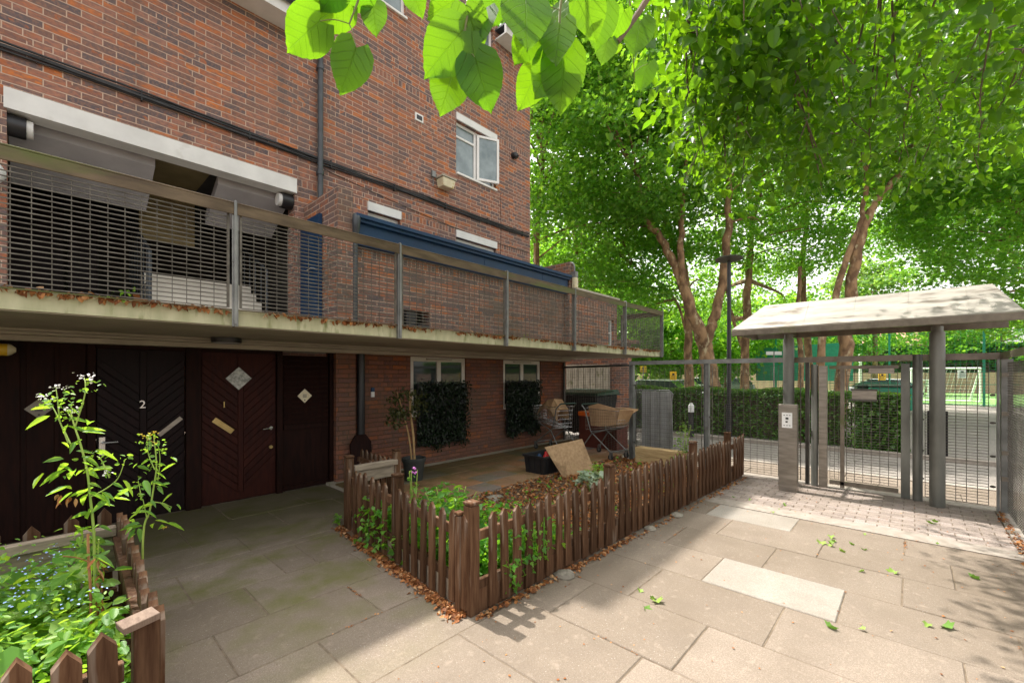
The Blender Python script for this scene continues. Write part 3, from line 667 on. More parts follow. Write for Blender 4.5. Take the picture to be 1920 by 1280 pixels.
wd = window(9.95, 10.24, 2.45, 3.15, 'upvc', 'pale_glass', bars=[(9.97, 10.22, 2.8)], y=5.80)
# wall fittings that belong to the wall
b = MB(); b.box(4.62, 4.80, YF - .02, YF + .01, 6.37, 6.51); v = b.build('air_vent', 'upvc', B, bevel=.003)
b = MB(); b.box(4.65, 4.77, YF - .023, YF - .019, 6.40, 6.48); b.build('vent_slot', 'black_plastic', v)
b = MB(); b.tube([(7.28, YF + .02, 6.70), (7.28, YF - .07, 6.69), (7.30, YF - .10, 6.64)], [.075, .07, .06], 16); b.build('boiler_flue', 'black_plastic', B, smooth=True)
# dark timber front with doors
b = MB(); b.box(-9, .33, YF + .02, YF + .08, 0, 2.045)
for i in range(40): 
    if -9 + i * .24 < .2: b.box(-9 + i * .24, -9 + i * .24 + .2, YF + .008, YF + .019, .03, 2.04)
b.box(1.215, 1.375, YF - .02, YF + .05, 0, 2.045); b.box(.33, .40, YF - .0, YF + .05, 0, 2.045); b.box(2.275, 2.35, YF - .02, YF + .06, 0, 2.045); b.box(3.04, 3.099, YF - .02, YF + .06, 0, 2.045)
b.box(.40, 1.215, YF + .0, YF + .05, 2.0, 2.045); b.box(1.375, 2.275, YF + .0, YF + .05, 2.0, 2.045)
b.build('timber_wall', 'dark_wood', B, bevel=.004)
def chevron_door(x0, x1, mat, name, zlow, panels):
    d = MB(); d.box(x0, x1, YF + .035, YF + .07, .01, 2.0); c = (x0 + x1) / 2
    d.box(c - .03, c + .03, YF + .016, YF + .034, .12, 1.98)
    t = .092
    for side in (-1, 1):
        z = -.4
        while z < 2.3:
            a0, a1 = (c - .034, x0 + .004) if side < 0 else (c + .034, x1 - .004)
            w_ = abs(a1 - a0); za, zb = z, z + w_ * .92
            lo, hi = .06, 1.975
            poly = [(a0, za), (a1, zb), (a1, zb + t), (a0, za + t)]
            if za > lo and zb + t < hi: d.prism([(x, YF + .020, q) for x, q in poly], (0, .014, 0))
            z += t + .012
    return d.build(name, mat, B, bevel=.003)
d1 = chevron_door(1.38, 2.27, 'door_wood', 'front_door', .9, None); d2 = chevron_door(.405, 1.21, 'black_door_wood', 'front_door', .9, None)
d1['label'] = 'dark brown chevron board door numbered 1'; d2['label'] = 'nearly black chevron board door numbered 2'
def diamond(mb, x, z, r, y0, t): mb.prism([(x - r, y0, z), (x, y0, z - r), (x + r, y0, z), (x, y0, z + r)], (0, -t, 0))
b = MB(); diamond(b, 1.80, 1.655, .155, YF + .018, .012); b.build('door_light', 'frosted_glass', d1)
b = MB(); mt = Matrix.Translation((1.62, YF + .012, 1.03)) @ Matrix.Rotation(R(40), 4, 'Y'); b.obox(mt, -.14, .14, -.008, .004, -.035, .035); b.obox(mt, -.105, .105, -.014, -.009, -.017, .017); b.build('letter_plate', 'brass', d1, bevel=.002)
b = MB(); b.tube([(2.20, YF + .02, .95), (2.20, YF - .04, .95), (2.08, YF - .045, .945)], .010, 8); b.tube([(2.20, YF + .02, .95), (2.20, YF + .0, .95)], .024, 14); b.build('door_handle', 'chrome', d1, smooth=True)
b = MB(); b.tube([(2.20, YF + .02, .68), (2.20, YF - .0, .68)], .024, 14); b.build('door_lock', 'brass', d1, smooth=True)
b = MB(); mt = Matrix.Translation((1.06, YF + .012, 1.07)) @ Matrix.Rotation(R(-42), 4, 'Y'); b.obox(mt, -.15, .15, -.008, .004, -.026, .026); b.build('letter_plate', 'stainless', d2, bevel=.002)
b = MB(); b.box(.425, .475, YF + .004, YF + .016, .80, 1.0); b.tube([(.45, YF + .01, .94), (.45, YF - .045, .94), (.58, YF - .05, .94)], .010, 8); b.box(.44, .46, YF - .0, YF + .004, .83, .87); b.build('door_handle', 'chrome', d2)
def text(s, name, mat, loc, size, parent, rot=(R(90), 0, 0), ext=.004, align='CENTER'):
    c = bpy.data.curves.new(name, 'FONT'); c.body = s; c.size = size; c.extrude = ext; c.align_x = align; c.resolution_u = 3
    tmp = bpy.data.objects.new(name, c); COL.objects.link(tmp); bpy.context.view_layer.update()
    me = bpy.data.meshes.new_from_object(tmp.evaluated_get(bpy.context.evaluated_depsgraph_get())); bpy.data.objects.remove(tmp)
    me.materials.clear(); me.materials.append(M[mat]); o = bpy.data.objects.new(name, me); COL.objects.link(o); o.rotation_euler = rot
    if parent is not None: o.parent = parent; o.location = Vector(loc) - Vector(parent['_w'])
    else: o.location = loc
    return o
text('1', 'door_number', 'brass', (1.63, YF + .012, 1.27), .115, d1); text('2', 'door_number', 'chrome', (.80, YF + .012, 1.31), .13, d2)
lv = MB(); lv.box(2.36, 3.03, YF + .03, YF + .06, .02, 1.99)
for i in range(13):
    z = .98 + i * .077; lv.hexa([(2.37, YF - .005, z), (3.02, YF - .005, z), (3.02, YF + .028, z + .03), (2.37, YF + .028, z + .03), (2.37, YF - .005, z + .012), (3.02, YF - .005, z + .012), (3.02, YF + .028, z + .070), (2.37, YF + .028, z + .070)])
lv.box(2.36, 3.03, YF + .0, YF + .029, .02, .09); lv.box(2.37, 3.02, YF + .0, YF + .029, .90, .97)
lv.build('louvre_panel', 'dark_wood', B, bevel=.002)

# railing along the walkway
RY = 4.66
posts = [-.62 - 1.9 * 2, -.62 - 1.9, -.62, 1.21, 2.97, 4.88, 6.72, 8.66, 10.56]
rl = thing('walkway_railing', 'long metal railing of fine horizontal wires along the first floor walkway', 'railing', (3, RY, ZS))
hr = MB()
for a, c in zip(posts, posts[1:]):
    hr.box(a + .012, c - .012, RY - .055, RY + .045, 3.285, 3.30); hr.box(a + .012, c - .012, RY - .055, RY - .045, 3.185, 3.284); hr.box(a + .012, c - .012, RY - .044, RY + .035, 3.235, 3.25)
hr.box(10.50, 10.59, RY + .05, 5.78, 3.285, 3.30); hr.box(10.58, 10.59, RY + .05, 5.78, 3.185, 3.284)
hr.build('handrail', 'rail_metal', rl, bevel=.003)
pp = None
for x in posts:
    b = MB(); b.box(x - .006, x + .006, RY - .05, RY + .03, ZS - .02, 3.32); b.box(x - .026, x - .0065, RY - .046, RY - .036, ZS - .02, 3.18); b.box(x + .0065, x + .026, RY - .046, RY - .036, ZS - .02, 3.18)
    b.box(x - .012, x + .012, RY - .062, RY - .0505, ZS, 3.31)
    for z in (2.22, 2.45, 2.75, 3.05): b.tube([(x - .017, RY - .052, z), (x - .017, RY - .044, z)], .007, 6)
    b.build('post', 'steel', rl, bevel=.002)
b = MB(); b.box(10.54, 10.585, 5.72, 5.77, ZD, 3.2); b.build('post', 'steel', rl)
def mesh_panel(mb, p0, p1, z0, z1, vs=.10, hs=.038, wv=.0045, wh=.0045, off=(0, 0)):
    p0 = Vector((*p0, 0)); p1 = Vector((*p1, 0)); d = p1 - p0; Ln = d.length; d.normalize(); n = Vector((-d.y, d.x, 0)) * wv
    k = max(1, round(Ln / vs))
    for i in range(k + 1):
        p = p0 + d * Ln * i / k + n; mb.bar((p.x, p.y, z0), (p.x, p.y, z1), wv * 1.15, wv * 1.15)
    z = z0
    while z <= z1 + .001:
        mb.bar((p0.x, p0.y, z), (p1.x, p1.y, z), wh, wh * 1.0); z += hs
for a, c in zip(posts, posts[1:]):
    m = MB(); mesh_panel(m, (a + .06, RY - .02), (c - .06, RY - .02), 2.325, 3.17, wh=.0085); m.bar((a + .05, RY - .02, 2.325), (a + .05, RY - .02, 3.2), .018, .01); m.bar((c - .05, RY - .02, 2.325), (c - .05, RY - .02, 3.2), .018, .01)
    m.build('wire_panel', 'wire_steel', rl)
m = MB(); mesh_panel(m, (10.57, RY + .08), (10.57, 5.7), 2.325, 3.17, wh=.007); m.build('wire_panel', 'wire_steel', rl)
b = MB(); b.box(-9, 10.5, RY - .03, RY - .01, 2.303, 2.312); b.build('bottom_rail', 'rail_metal', rl)

# ================================================================ wall mounted things
t = thing('bulkhead_light', 'round black bulkhead lamp under the walkway soffit', 'lamp', (1.52, 6.15, 2.155))
b = MB(); b.lathe((1.52, 6.15, 2.095), [(.155, 0), (.16, .01), (.16, .058)], 28); b.build('housing', 'black_plastic', t, smooth=True)
b = MB(); b.lathe((1.52, 6.15, 2.083), [(.11, 0), (.14, .0115)], 28); b.build('diffuser', 'grey_plaster', t, smooth=True)
t = thing('wall_light', 'yellowed square wall lamp with a grey cover under the open window', 'lamp', (5.22, YF, 5.30))
b = MB(); b.hexa([(5.13, YF - .20, 5.28), (5.38, YF - .20, 5.28), (5.38, YF - .02, 5.28), (5.13, YF - .02, 5.28), (5.10, YF - .22, 5.44), (5.41, YF - .22, 5.44), (5.41, YF - .0, 5.44), (5.10, YF - .0, 5.44)]); b.build('diffuser', 'pale_diffuser', t, bevel=.01)
b = MB(); b.box(5.08, 5.43, YF - .235, YF - .001, 5.441, 5.475); b.build('cover', 'coping_stone', t, bevel=.006)
b = MB(); b.box(4.98, 5.06, YF - .05, YF - .001, 5.45, 5.56); b.tube([(5.02, YF - .02, 5.45), (5.02, YF - .02, 5.28), (5.12, YF - .02, 5.28)], .008, 6); b.build('junction_box', 'steel', t)
t = thing('corner_lamp', 'pale oblong lamp on a curved conduit at the end of the porch wall', 'lamp', (8.04, 5.60, 3.55))
b = MB(); b.box(7.98, 8.10, 5.47, 5.58, 3.62, 3.87); b.build('diffuser', 'pale_diffuser', t, bevel=.02)
b = MB(); b.box(7.99, 8.09, 5.48, 5.595, 3.871, 4.0); b.box(7.99, 8.09, 5.5, 5.595, 3.57, 3.619); b.tube([(8.04, 5.54, 4.0), (8.04, 5.54, 4.12), (8.04, 5.58, 4.2), (8.04, 5.66, 4.225)], .02, 8); b.build('conduit', 'steel', t)
t = thing('globe_lamp', 'round white globe lamp on the brick pier left of the stair opening', 'lamp', (-.30, 6.55, 3.62))
b = MB(); b.lathe((-.36, 6.55, 3.56), [(.02, 0), (.08, .02), (.115, .08), (.115, .13), (.08, .19), (.03, .215)], 24); b.build('globe', 'white_plastic', t, smooth=True)
b = MB(); b.box(-.42, -.30, 6.60, YF - .001, 3.60, 3.72); b.build('bracket', 'black_plastic', t)
t = thing('emergency_light', 'yellow tubular light fitting with a tapered end above the dark timber wall', 'lamp', (-.3, 6.4, 1.9))
b = MB(); b.tube([(-1.1, 6.45, 1.945), (-.235, 6.45, 1.945)], .058, 16); b.build('tube', 'yellow_plastic', t, smooth=True)
b = MB(); b.tube([(-.234, 6.45, 1.945), (-.21, 6.45, 1.945), (-.18, 6.45, 1.945)], [.058, .05, .02], 16); b.build('end_cap', 'pale_diffuser', t, smooth=True)
b = MB(); b.box(-1.0, -.97, 6.44, 6.46, 1.99, 2.15); b.box(-.45, -.42, 6.44, 6.46, 1.99, 2.15); b.build('hanger', 'black_plastic', t)
t = thing('doorbell_box', 'small blue and white box on the brick beside the black downpipe', 'doorbell', (3.78, YF, 1.35))
b = MB(); b.box(3.74, 3.80, YF - .03, YF - .001, 1.42, 1.49); b.build('button_cap', 'navy_paint', t, bevel=.004)
b = MB(); b.box(3.74, 3.80, YF - .028, YF - .001, 1.33, 1.419); b.build('plate', 'white_plastic', t, bevel=.003)
for x, z, mat_, lab in ((2.66, 1.39, 'pale_diffuser', 'yellowish diamond notice plate on the louvred panel'), (-.03, 1.35, 'stone', 'grey diamond notice plate on the dark timber wall behind the weeds')):
    t = thing('notice_plate', lab, 'sign', (x, YF - .01, z - .1))
    b = MB(); diamond(b, x, z, .105, YF - .006, .006); b.build('plate', mat_, t)
    b = MB()
    for i in range(5): b.box(x - .028, x + .028, YF - .014, YF - .0125, z - .025 + i * .011, z - .020 + i * .011)
    b.box(x - .008, x + .008, YF - .014, YF - .0125, z - .07, z - .055); b.build('print', 'print_black', t)
# ================================================================ picket fences
def picket_mesh(h, w=.072, t=.022, name='picket'):
    b = MB(); z0 = .03
    b.add([(-w/2, -t/2, z0), (w/2, -t/2, z0), (w/2, -t/2, h - .045), (0, -t/2, h), (-w/2, -t/2, h - .045), (-w/2, t/2, z0), (w/2, t/2, z0), (w/2, t/2, h - .045), (0, t/2, h), (-w/2, t/2, h - .045)],
          [(0, 1, 2, 3, 4), (9, 8, 7, 6, 5), (0, 5, 6, 1), (1, 6, 7, 2), (2, 7, 8, 3), (3, 8, 9, 4), (4, 9, 5, 0)])
    me = bpy.data.meshes.new(name); me.from_pydata(b.v, [], b.f); me.materials.append(M['picket_wood']); return me
PK = [picket_mesh(.70), picket_mesh(.715, .070), picket_mesh(.69, .074)]
def fence_post(parent, x, y, h=.80, s=.085, rot=0):
    b = MB(); mt = Matrix.Translation((x, y, 0)) @ Matrix.Rotation(rot, 4, 'Z')
    b.obox(mt, -s/2, s/2, -s/2, s/2, -.02, h - .03); b.obox(mt, -s/2 + .006, s/2 - .006, -s/2 + .006, s/2 - .006, h - .03, h - .022); b.obox(mt, -s/2 - .003, s/2 + .003, -s/2 - .003, s/2 + .003, h - .022, h)
    return b.build('post', 'picket_wood', parent, bevel=.004)
def picket_fence(name, label, p0, p1, side, spacing=.127, posts=(), h=1.0, board=True, group=None, skip=(), z=0, thick=1.0, top=None):
    p0 = Vector((*p0, 0)); p1 = Vector((*p1, 0)); d = p1 - p0; Ln = d.length; d.normalize(); n = Vector((d.y, -d.x, 0)) * side
    f = thing(name, label, 'fence', (p0 + p1) / 2, group); ang = math.atan2(d.y, d.x)
    k = int(Ln / spacing)
    for i in range(k + 1):
        s = .05 + i * (Ln - .1) / k
        if any(abs(s - q) < .05 for q in posts): continue
        o = bpy.data.objects.new('picket', random.choice(PK)); COL.objects.link(o); o.parent = f
        q = p0 + d * s + n * .032; o.location = q - Vector(f['_w']) + Vector((0, 0, random.uniform(-.012, .012)))
        o.rotation_euler = (random.gauss(0, .009), random.gauss(0, .011), ang + random.gauss(0, .025)); o.scale = (random.uniform(.95, 1.04), thick, h)
    for zz in (.20 * h, .55 * h):
        b = MB(); a = p0 + n * .0; c = p1 + n * .0; b.bar((a.x, a.y, zz), (c.x, c.y, zz), .036, .068); b.build('rail', 'picket_wood', f, bevel=.003)
    if board:
        b = MB(); a = p0 - n * .001; b.bar((p0.x, p0.y, .085), (p1.x, p1.y, .085), .025, .18); b.build('gravel_board', board if isinstance(board, str) else 'picket_wood', f, bevel=.003)
    for s in posts:
        q = p0 + d * s; fence_post(f, q.x - n.x * .02, q.y - n.y * .02, .80 * h + .0, rot=ang)
    return f
G = 'picket fences round the front gardens'
A0, A1, A2 = (2.06, 2.30), (7.97, 2.12), (2.31, 4.68)
picket_fence('picket_fence', 'long weathered brown picket fence running from the corner post to the metal gate fence', A0, A1, 1, .130, posts=(.02, 1.84, 3.95, 5.3), group=G)
fence_post(bpy.data.objects['picket_fence'], 2.035, 2.40, .72, .05)
picket_fence('picket_fence', 'brown picket fence side facing the dark doors, leaves along its foot', A0, A2, -1, .142, posts=(1.17, 2.36), group=G, board='weathered_wood')
bf = picket_fence('picket_fence', 'short brown picket fence piece with a wide top board beside the potted tree', (2.36, 4.72), (2.96, 4.66), -1, .13, posts=(.58,), group=G)
b = MB(); b.box(2.37, 2.92, 4.58, 4.66, .62, .68); b.box(2.37, 2.92, 4.62, 4.655, .48, .62); b.build('top_board', 'weathered_wood', bf, bevel=.004)
picket_fence('picket_fence', 'low dark picket fence in the shade below the brick wall by the downpipe', (2.98, 4.78), (3.05, 5.80), 1, .13, group=G, h=.92, board=False)
# near planter
pf = picket_fence('planter_fence', 'dark brown picket fence of the near planter with a pale capped corner', (-1.3, 2.10), (.20, 2.12), 1, .105, posts=(), h=1.13, group=G, thick=2.0)
b = MB(); b.obox(Matrix.Translation((.262, 2.12, 0)), -.038, .038, -.045, .045, 0, .79); b.build('post', 'picket_wood', pf, bevel=.004)
b = MB(); b.obox(Matrix.Translation((.245, 2.10, .80)) @ Matrix.Rotation(R(-6), 4, 'Y') @ Matrix.Rotation(R(10), 4, 'Z'), -.062, .045, -.05, .035, -.012, .012); b.build('cap', 'picket_grain', pf, bevel=.002)
picket_fence('planter_fence', 'receding picket fence side of the near planter along the paving', (.275, 2.16), (.33, 3.92), 1, .105, posts=(), h=1.10, group=G, thick=1.4)
bf = picket_fence('planter_fence', 'far side of the near planter, a wide grey rail with square pale pickets', (-1.4, 3.98), (.34, 3.98), -1, .16, posts=(), h=1.13, group=G)
b = MB(); b.box(-1.4, .33, 3.86, 3.93, .64, .70); b.box(-1.4, .33, 3.90, 3.935, .40, .64); b.build('top_board', 'weathered_wood', bf, bevel=.004)

# ================================================================ metal security fence, gate, canopy
GX = 8.1; TZ = 1.98
def steel_post(parent, x, y, z1, w=.07, d=.10, mat='steel', name='post'):
    b = MB(); b.box(x - d/2, x + d/2, y - w/2, y - w/2 + .008, 0, z1); b.box(x - d/2, x + d/2, y + w/2 - .008, y + w/2, 0, z1); b.box(x - .006, x + .006, y - w/2 + .009, y + w/2 - .009, 0, z1)
    return b.build(name, mat, parent, bevel=.0015)
def clips(parent, ys, x, zs):
    b = MB()
    for y0, y1 in ys:
        for z in zs: b.bar((x, y0, z), (x, y1, z), .010, .02); b.box(x - .012, x + .012, (y0 + y1) / 2 - .014, (y0 + y1) / 2 + .014, z - .014, z + .014)
    b.build('clip', 'dark_steel', parent)
sf = thing('wire_fence', 'grey steel post and wire mesh fence between the walkway and the gate', 'fence', (GX, 2.7, 0))
steel_post(sf, GX, 4.18, TZ - .075, .085, .09); steel_post(sf, GX, 2.72, TZ - .075, .085, .09)
b = MB(); b.box(GX - .045, GX + .045, 1.40, 4.22, TZ - .008, TZ); b.box(GX - .045, GX - .038, 1.40, 4.22, TZ - .075, TZ - .0085); b.box(GX - .037, GX + .045, 1.40, 4.22, TZ - .075, TZ - .067); b.build('top_rail', 'steel', sf)
for a, c in ((4.09, 2.81), (2.63, 1.30)):
    m = MB(); mesh_panel(m, (GX, a), (GX, c), .06, 1.86); m.bar((GX, a, .05), (GX, a, 1.87), .012, .012); m.bar((GX, c, .05), (GX, c, 1.87), .012, .012); m.build('wire_panel', 'wire_steel', sf)
clips(sf, [(2.64, 2.68), (2.76, 2.80), (4.10, 4.14)], GX, (.35, .95, 1.5))
m = MB(); mesh_panel(m, (8.12, 4.25), (9.15, 6.62), .06, 1.86); m.build('wire_panel', 'wire_steel', sf)
b = MB(); b.bar((9.17, 6.64, 0), (9.17, 6.64, 2.02), .05, .05); b.bar((8.14, 4.25, 1.90), (9.17, 6.64, 1.90), .03, .05); b.build('side_frame', 'dark_steel', sf)
gt = thing('security_gate', 'grey metal pedestrian gate of wire mesh under the canopy with its frame and flat posts', 'gate', (GX, .5, 0))
steel_post(gt, GX + .0, 1.21, TZ - .08, .05, .07, 'dark_steel')
b = MB(); b.tube([(GX - .03, 1.115, 0), (GX - .03, 1.115, 1.86)], .045, 16); b.build('hinge_post', 'column_steel', gt, smooth=True)
b = MB(); b.box(GX - .06, GX + .03, .955, 1.06, 0, 1.84); b.build('post', 'stainless', gt, bevel=.003)
b = MB(); b.tube([(GX - .04, -.045, 0), (GX - .04, -.045, TZ)], .052, 16); b.build('lock_post', 'column_steel', gt, smooth=True)
b = MB(); b.box(GX - .03, GX + .03, .03, .125, .0, 1.86); b.build('post', 'column_steel', gt, bevel=.003)
b = MB(); b.box(GX - .05, GX + .05, -.86, 1.39, TZ - .008, TZ); b.box(GX - .05, GX - .042, -.86, 1.39, TZ - .085, TZ - .0085); b.build('top_rail', 'brown_steel', gt)
fr = MB(); fr.box(GX - .025, GX + .025, .15, .93, 1.79, 1.84); fr.box(GX - .025, GX + .025, .15, .93, .06, .115); fr.box(GX - .025, GX + .025, .75, .80, .02, 1.789); fr.build('gate_frame', 'brown_steel', gt, bevel=.002)
m = MB(); mesh_panel(m, (GX + .03, .73), (GX + .03, .16), .13, 1.77, wv=.006, wh=.006); mesh_panel(m, (GX + .03, .93), (GX + .03, .82), .13, 1.77, vs=.06); m.build('gate_mesh', 'wire_steel', gt)
b = MB(); b.box(GX - .10, GX - .03, .19, .47, 1.72, 1.80); b.build('gate_closer', 'stainless', gt, bevel=.004)
b = MB(); b.box(GX - .05, GX - .03, .38, .66, 1.35, 1.475); b.build('gate_plate', 'stainless', gt, bevel=.002)
b = MB(); b.box(GX - .06, GX - .029, .37, .67, 1.476, 1.50); b.box(GX - .06, GX - .029, .37, .67, 1.325, 1.349)
b.build('plate_bracket', 'dark_steel', gt)
m = MB(); mesh_panel(m, (GX, -.12), (GX, -.70), .06, 1.86, wv=.006, wh=.006); m.build('wire_panel', 'wire_steel', gt); clips(gt, [(-.11, -.06), (-.76, -.71)], GX, (.30, .68, 1.1, 1.45, 1.75))
b = MB(); b.box(GX + .04, GX + .05, -.34, -.14, .62, 1.22); b.build('mesh_cover', 'black_plastic', gt)
rf = thing('return_fence', 'dense wire mesh fence coming towards the viewer at the right edge', 'fence', (6.6, -.85, 0))
b = MB(); b.box(GX - .05, GX + .04, -.90, -.80, 0, TZ - .08); b.box(GX - .055, GX + .0, -.79, -.765, 0, TZ - .08); b.build('post', 'steel', rf, bevel=.002)
b = MB(); b.box(4.4, GX, -.90, -.80, TZ - .008, TZ); b.box(4.4, GX, -.80, -.792, TZ - .085, TZ - .0085); b.build('top_rail', 'brown_steel', rf)
m = MB(); mesh_panel(m, (GX - .08, -.85), (4.5, -.85), .04, 1.86, vs=.075, hs=.03, wv=.005, wh=.0055); m.build('wire_panel', 'wire_steel', rf); steel_post(rf, 5.9, -.85, 1.9)
clp = MB()
for z in (.4, .72, 1.2, 1.68): clp.box(GX - .10, GX - .055, -.86, -.80, z, z + .05)
clp.build('clip', 'stainless', rf)
# canopy
cn = thing('gate_canopy', 'grey metal pitched canopy roof on two round columns over the gate', 'shelter', (7.85, .6, 0))
YL, YR = 2.06, -.90; e = MB()
def slab_roof(mb, xa, za, xb, zb, yla, ylb, yra, yrb, t):
    mb.hexa([(xa, yra, za), (xb, yrb, zb), (xb, ylb, zb), (xa, yla, za), (xa, yra, za + t), (xb, yrb, zb + t), (xb, ylb, zb + t), (xa, yla, za + t)])
slab_roof(e, 7.30, 2.395, 7.85, 2.80, 2.08, 1.74, -.90, -.71, .012); slab_roof(e, 8.40, 2.395, 7.851, 2.80, 2.08, 1.74, -.90, -.71, .012)
for y in (1.15, .60, .05, -.48): slab_roof(e, 7.302, 2.405, 7.85, 2.812, y + .004, y + .004, y - .004, y - .004, .006)
e.build('roof', 'zinc_roof', cn)
b = MB(); b.box(7.295, 7.305, -.90, 2.08, 2.31, 2.394); b.box(7.306, 7.36, -.90, 2.08, 2.31, 2.318); b.box(8.395, 8.405, -.90, 2.08, 2.31, 2.394)
b.box(7.365, 8.39, 1.40, 1.46, 2.33, 2.39); b.box(7.365, 8.39, -.26, -.20, 2.33, 2.39); b.box(7.365, 8.39, 1.98, 2.0, 2.31, 2.39)
b.build('eaves_channel', 'brown_steel', cn, bevel=.002)
for y in (1.42, -.23):
    b = MB(); b.tube([(7.87, y, 0), (7.87, y, 2.26)], .075 if y > 0 else .076, 24); b.tube([(7.87, y, 2.26), (7.87, y, 2.33)], .06, 20); b.lathe((7.87, y, 1.60), [(.0775, 0), (.0775, .02)], 24)
    b.build('column', 'column_steel', cn, smooth=True)
# intercom pedestal
ip = thing('intercom_pedestal', 'brown steel intercom pedestal with a white notice in front of the left canopy column', 'intercom', (7.42, 1.36, 0))
b = MB(); b.box(7.40, 7.53, 1.235, 1.465, 0, 1.27); b.build('casing', 'stainless', ip, bevel=.004)
b = MB(); b.box(7.394, 7.3985, 1.29, 1.42, .93, 1.15); b.build('notice', 'sign_white', ip)
b = MB(); b.lathe((0, 0, 0), [(.001, 0)], 3) if False else None
for y, z, s in ((1.355, 1.07, .018), (1.36, 1.02, .014)): b.box(7.390, 7.3935, y - s, y + s, z - s, z + s * .6)
for i in range(6): b.box(7.391, 7.3935, 1.31 + (i % 3) * .035, 1.33 + (i % 3) * .035, 1.11 - (i // 3) * .15, 1.118 - (i // 3) * .15)
b.build('print', 'print_black', ip)

# ================================================================ things on the patio
def tubes(name, mat, runs, parent, r=.012, n=8, smooth=True):
    b = MB()
    for q in runs: b.tube(q, r, n)
    return b.build(name, mat, parent, smooth=smooth)
def trolley(x, y, ang, label, z=.06):
    """built at the origin pointing +X, then turned"""
    t = bpy.data.objects.new('shopping_trolley', None); COL.objects.link(t); t['_w'] = (0, 0, 0); tag(t, label, 'shopping trolley', 'shopping trolleys left on the patio')
    W = .25
    # basket: x from -.38 (handle end) to .42, deeper at the handle end
    def c(x, s, top): return (x, s * (W if top else W - .05) * (1.0 if x < 0 else .86), (.97 - (x + .38) * .02) if top else (.52 + (x + .38) * .16))
    wires = MB()
    xs = np.linspace(-.36, .44, 17)
    for x_ in xs:
        pts = [c(x_ + .02, -1, True), c(x_, -1, False), c(x_, 1, False), c(x_ + .02, 1, True)]; wires.tube(pts, .0026, 5, cap=False)
    for s in (-1, 1):
        for k in np.linspace(0, 1, 7):
            a = Vector(c(-.36, s, False)).lerp(Vector(c(-.34, s, True)), k); e_ = Vector(c(.44, s, False)).lerp(Vector(c(.46, s, True)), k); wires.tube([a, e_], .0026 if 0 < k < 1 else .006, 5)
    for k in np.linspace(-1, 1, 9):
        wires.tube([(-.36, k * .2, .52), (.44, k * .172, .648)], .0026, 5); wires.tube([(.44, k * .172, .648), (.46, k * .215, .955)], .0026, 5)
    for k in np.linspace(0, 1, 6): 
        a = Vector(c(.44, -1, False)).lerp(Vector(c(.46, -1, True)), k); e_ = Vector(c(.44, 1, False)).lerp(Vector(c(.46, 1, True)), k); wires.tube([a, e_], .0026, 5)
        a = Vector(c(-.36, -1, False)).lerp(Vector(c(-.34, -1, True)), k); e_ = Vector(c(-.36, 1, False)).lerp(Vector(c(-.34, 1, True)), k); wires.tube([a, e_], .0026, 5)
    wires.build('basket', 'chrome', t)
    tubes('handle', 'dark_green_plastic', [[(-.44, -.24, 1.02), (-.45, -.2, 1.04), (-.45, .2, 1.04), (-.44, .24, 1.02)]], t, .016)
    fr = []
    for s in (-1, 1):
        fr += [[(-.44, s * .24, 1.02), (-.34, s * .24, .93), (-.20, s * .22, .50), (.36, s * .22, .14)],
               [(-.42, s * .26, .14), (-.16, s * .235, .46), (-.05, s * .225, .50), (.30, s * .2, .60)]]
    fr += [[(.30, -.2, .60), (.30, .2, .60)], [(-.20, -.22, .50), (-.20, .22, .50)], [(.34, -.22, .16), (.34, .22, .16)]]
    tubes('frame', 'steel', fr, t, .0125)
    for x_, s in ((.36, -1), (.36, 1), (-.42, -1), (-.42, 1)):
        y_ = s * (.22 if x_ > 0 else .26)
        b = MB(); b.tube([(x_ - .02, y_ - .013, .058), (x_ - .02, y_ + .013, .058)], .058, 18); wh = b.build('wheel', 'tyre', t, smooth=True, at=(0, 0, 0))
        b = MB(); b.tube([(x_ - .02, y_ - .015, .058), (x_ - .02, y_ + .015, .058)], .03, 14); b.build('hub', 'steel', wh, smooth=True)
        b = MB(); b.box(x_ - .04, x_ + .01, y_ - .024, y_ - .017, .04, .15); b.box(x_ - .04, x_ + .01, y_ + .017, y_ + .024, .04, .15); b.box(x_ - .03, x_ + .02, y_ - .024, y_ + .024, .151, .165); b.build('fork', 'steel', t)
    t.location = (x, y, z); t.rotation_euler = (0, 0, ang); t['_w'] = (x, y, z); return t
trolley(7.70, 4.55, R(-103), 'shopping trolley holding a torn cardboard box beside the steel fence post')
trolley(7.62, 5.80, R(80), 'shopping trolley in the shade against the brick wall, a brown bag in its basket')
def at_tr(x, y, ang, p, z=.06):
    c_, s_ = math.cos(ang), math.sin(ang); return Vector((x + p[0] * c_ - p[1] * s_, y + p[0] * s_ + p[1] * c_, z + p[2]))
T = lambda *p: at_tr(7.70, 4.55, R(-103), (p[0], -p[1], p[2]))
b = MB()
pr = [[(-.22, -.20, .60), (.0, -.215, .60), (.25, -.20, .63), (.42, -.18, .68)], [(-.26, -.22, .92), (.0, -.26, .96), (.3, -.27, .99), (.60, -.27, .97)]]
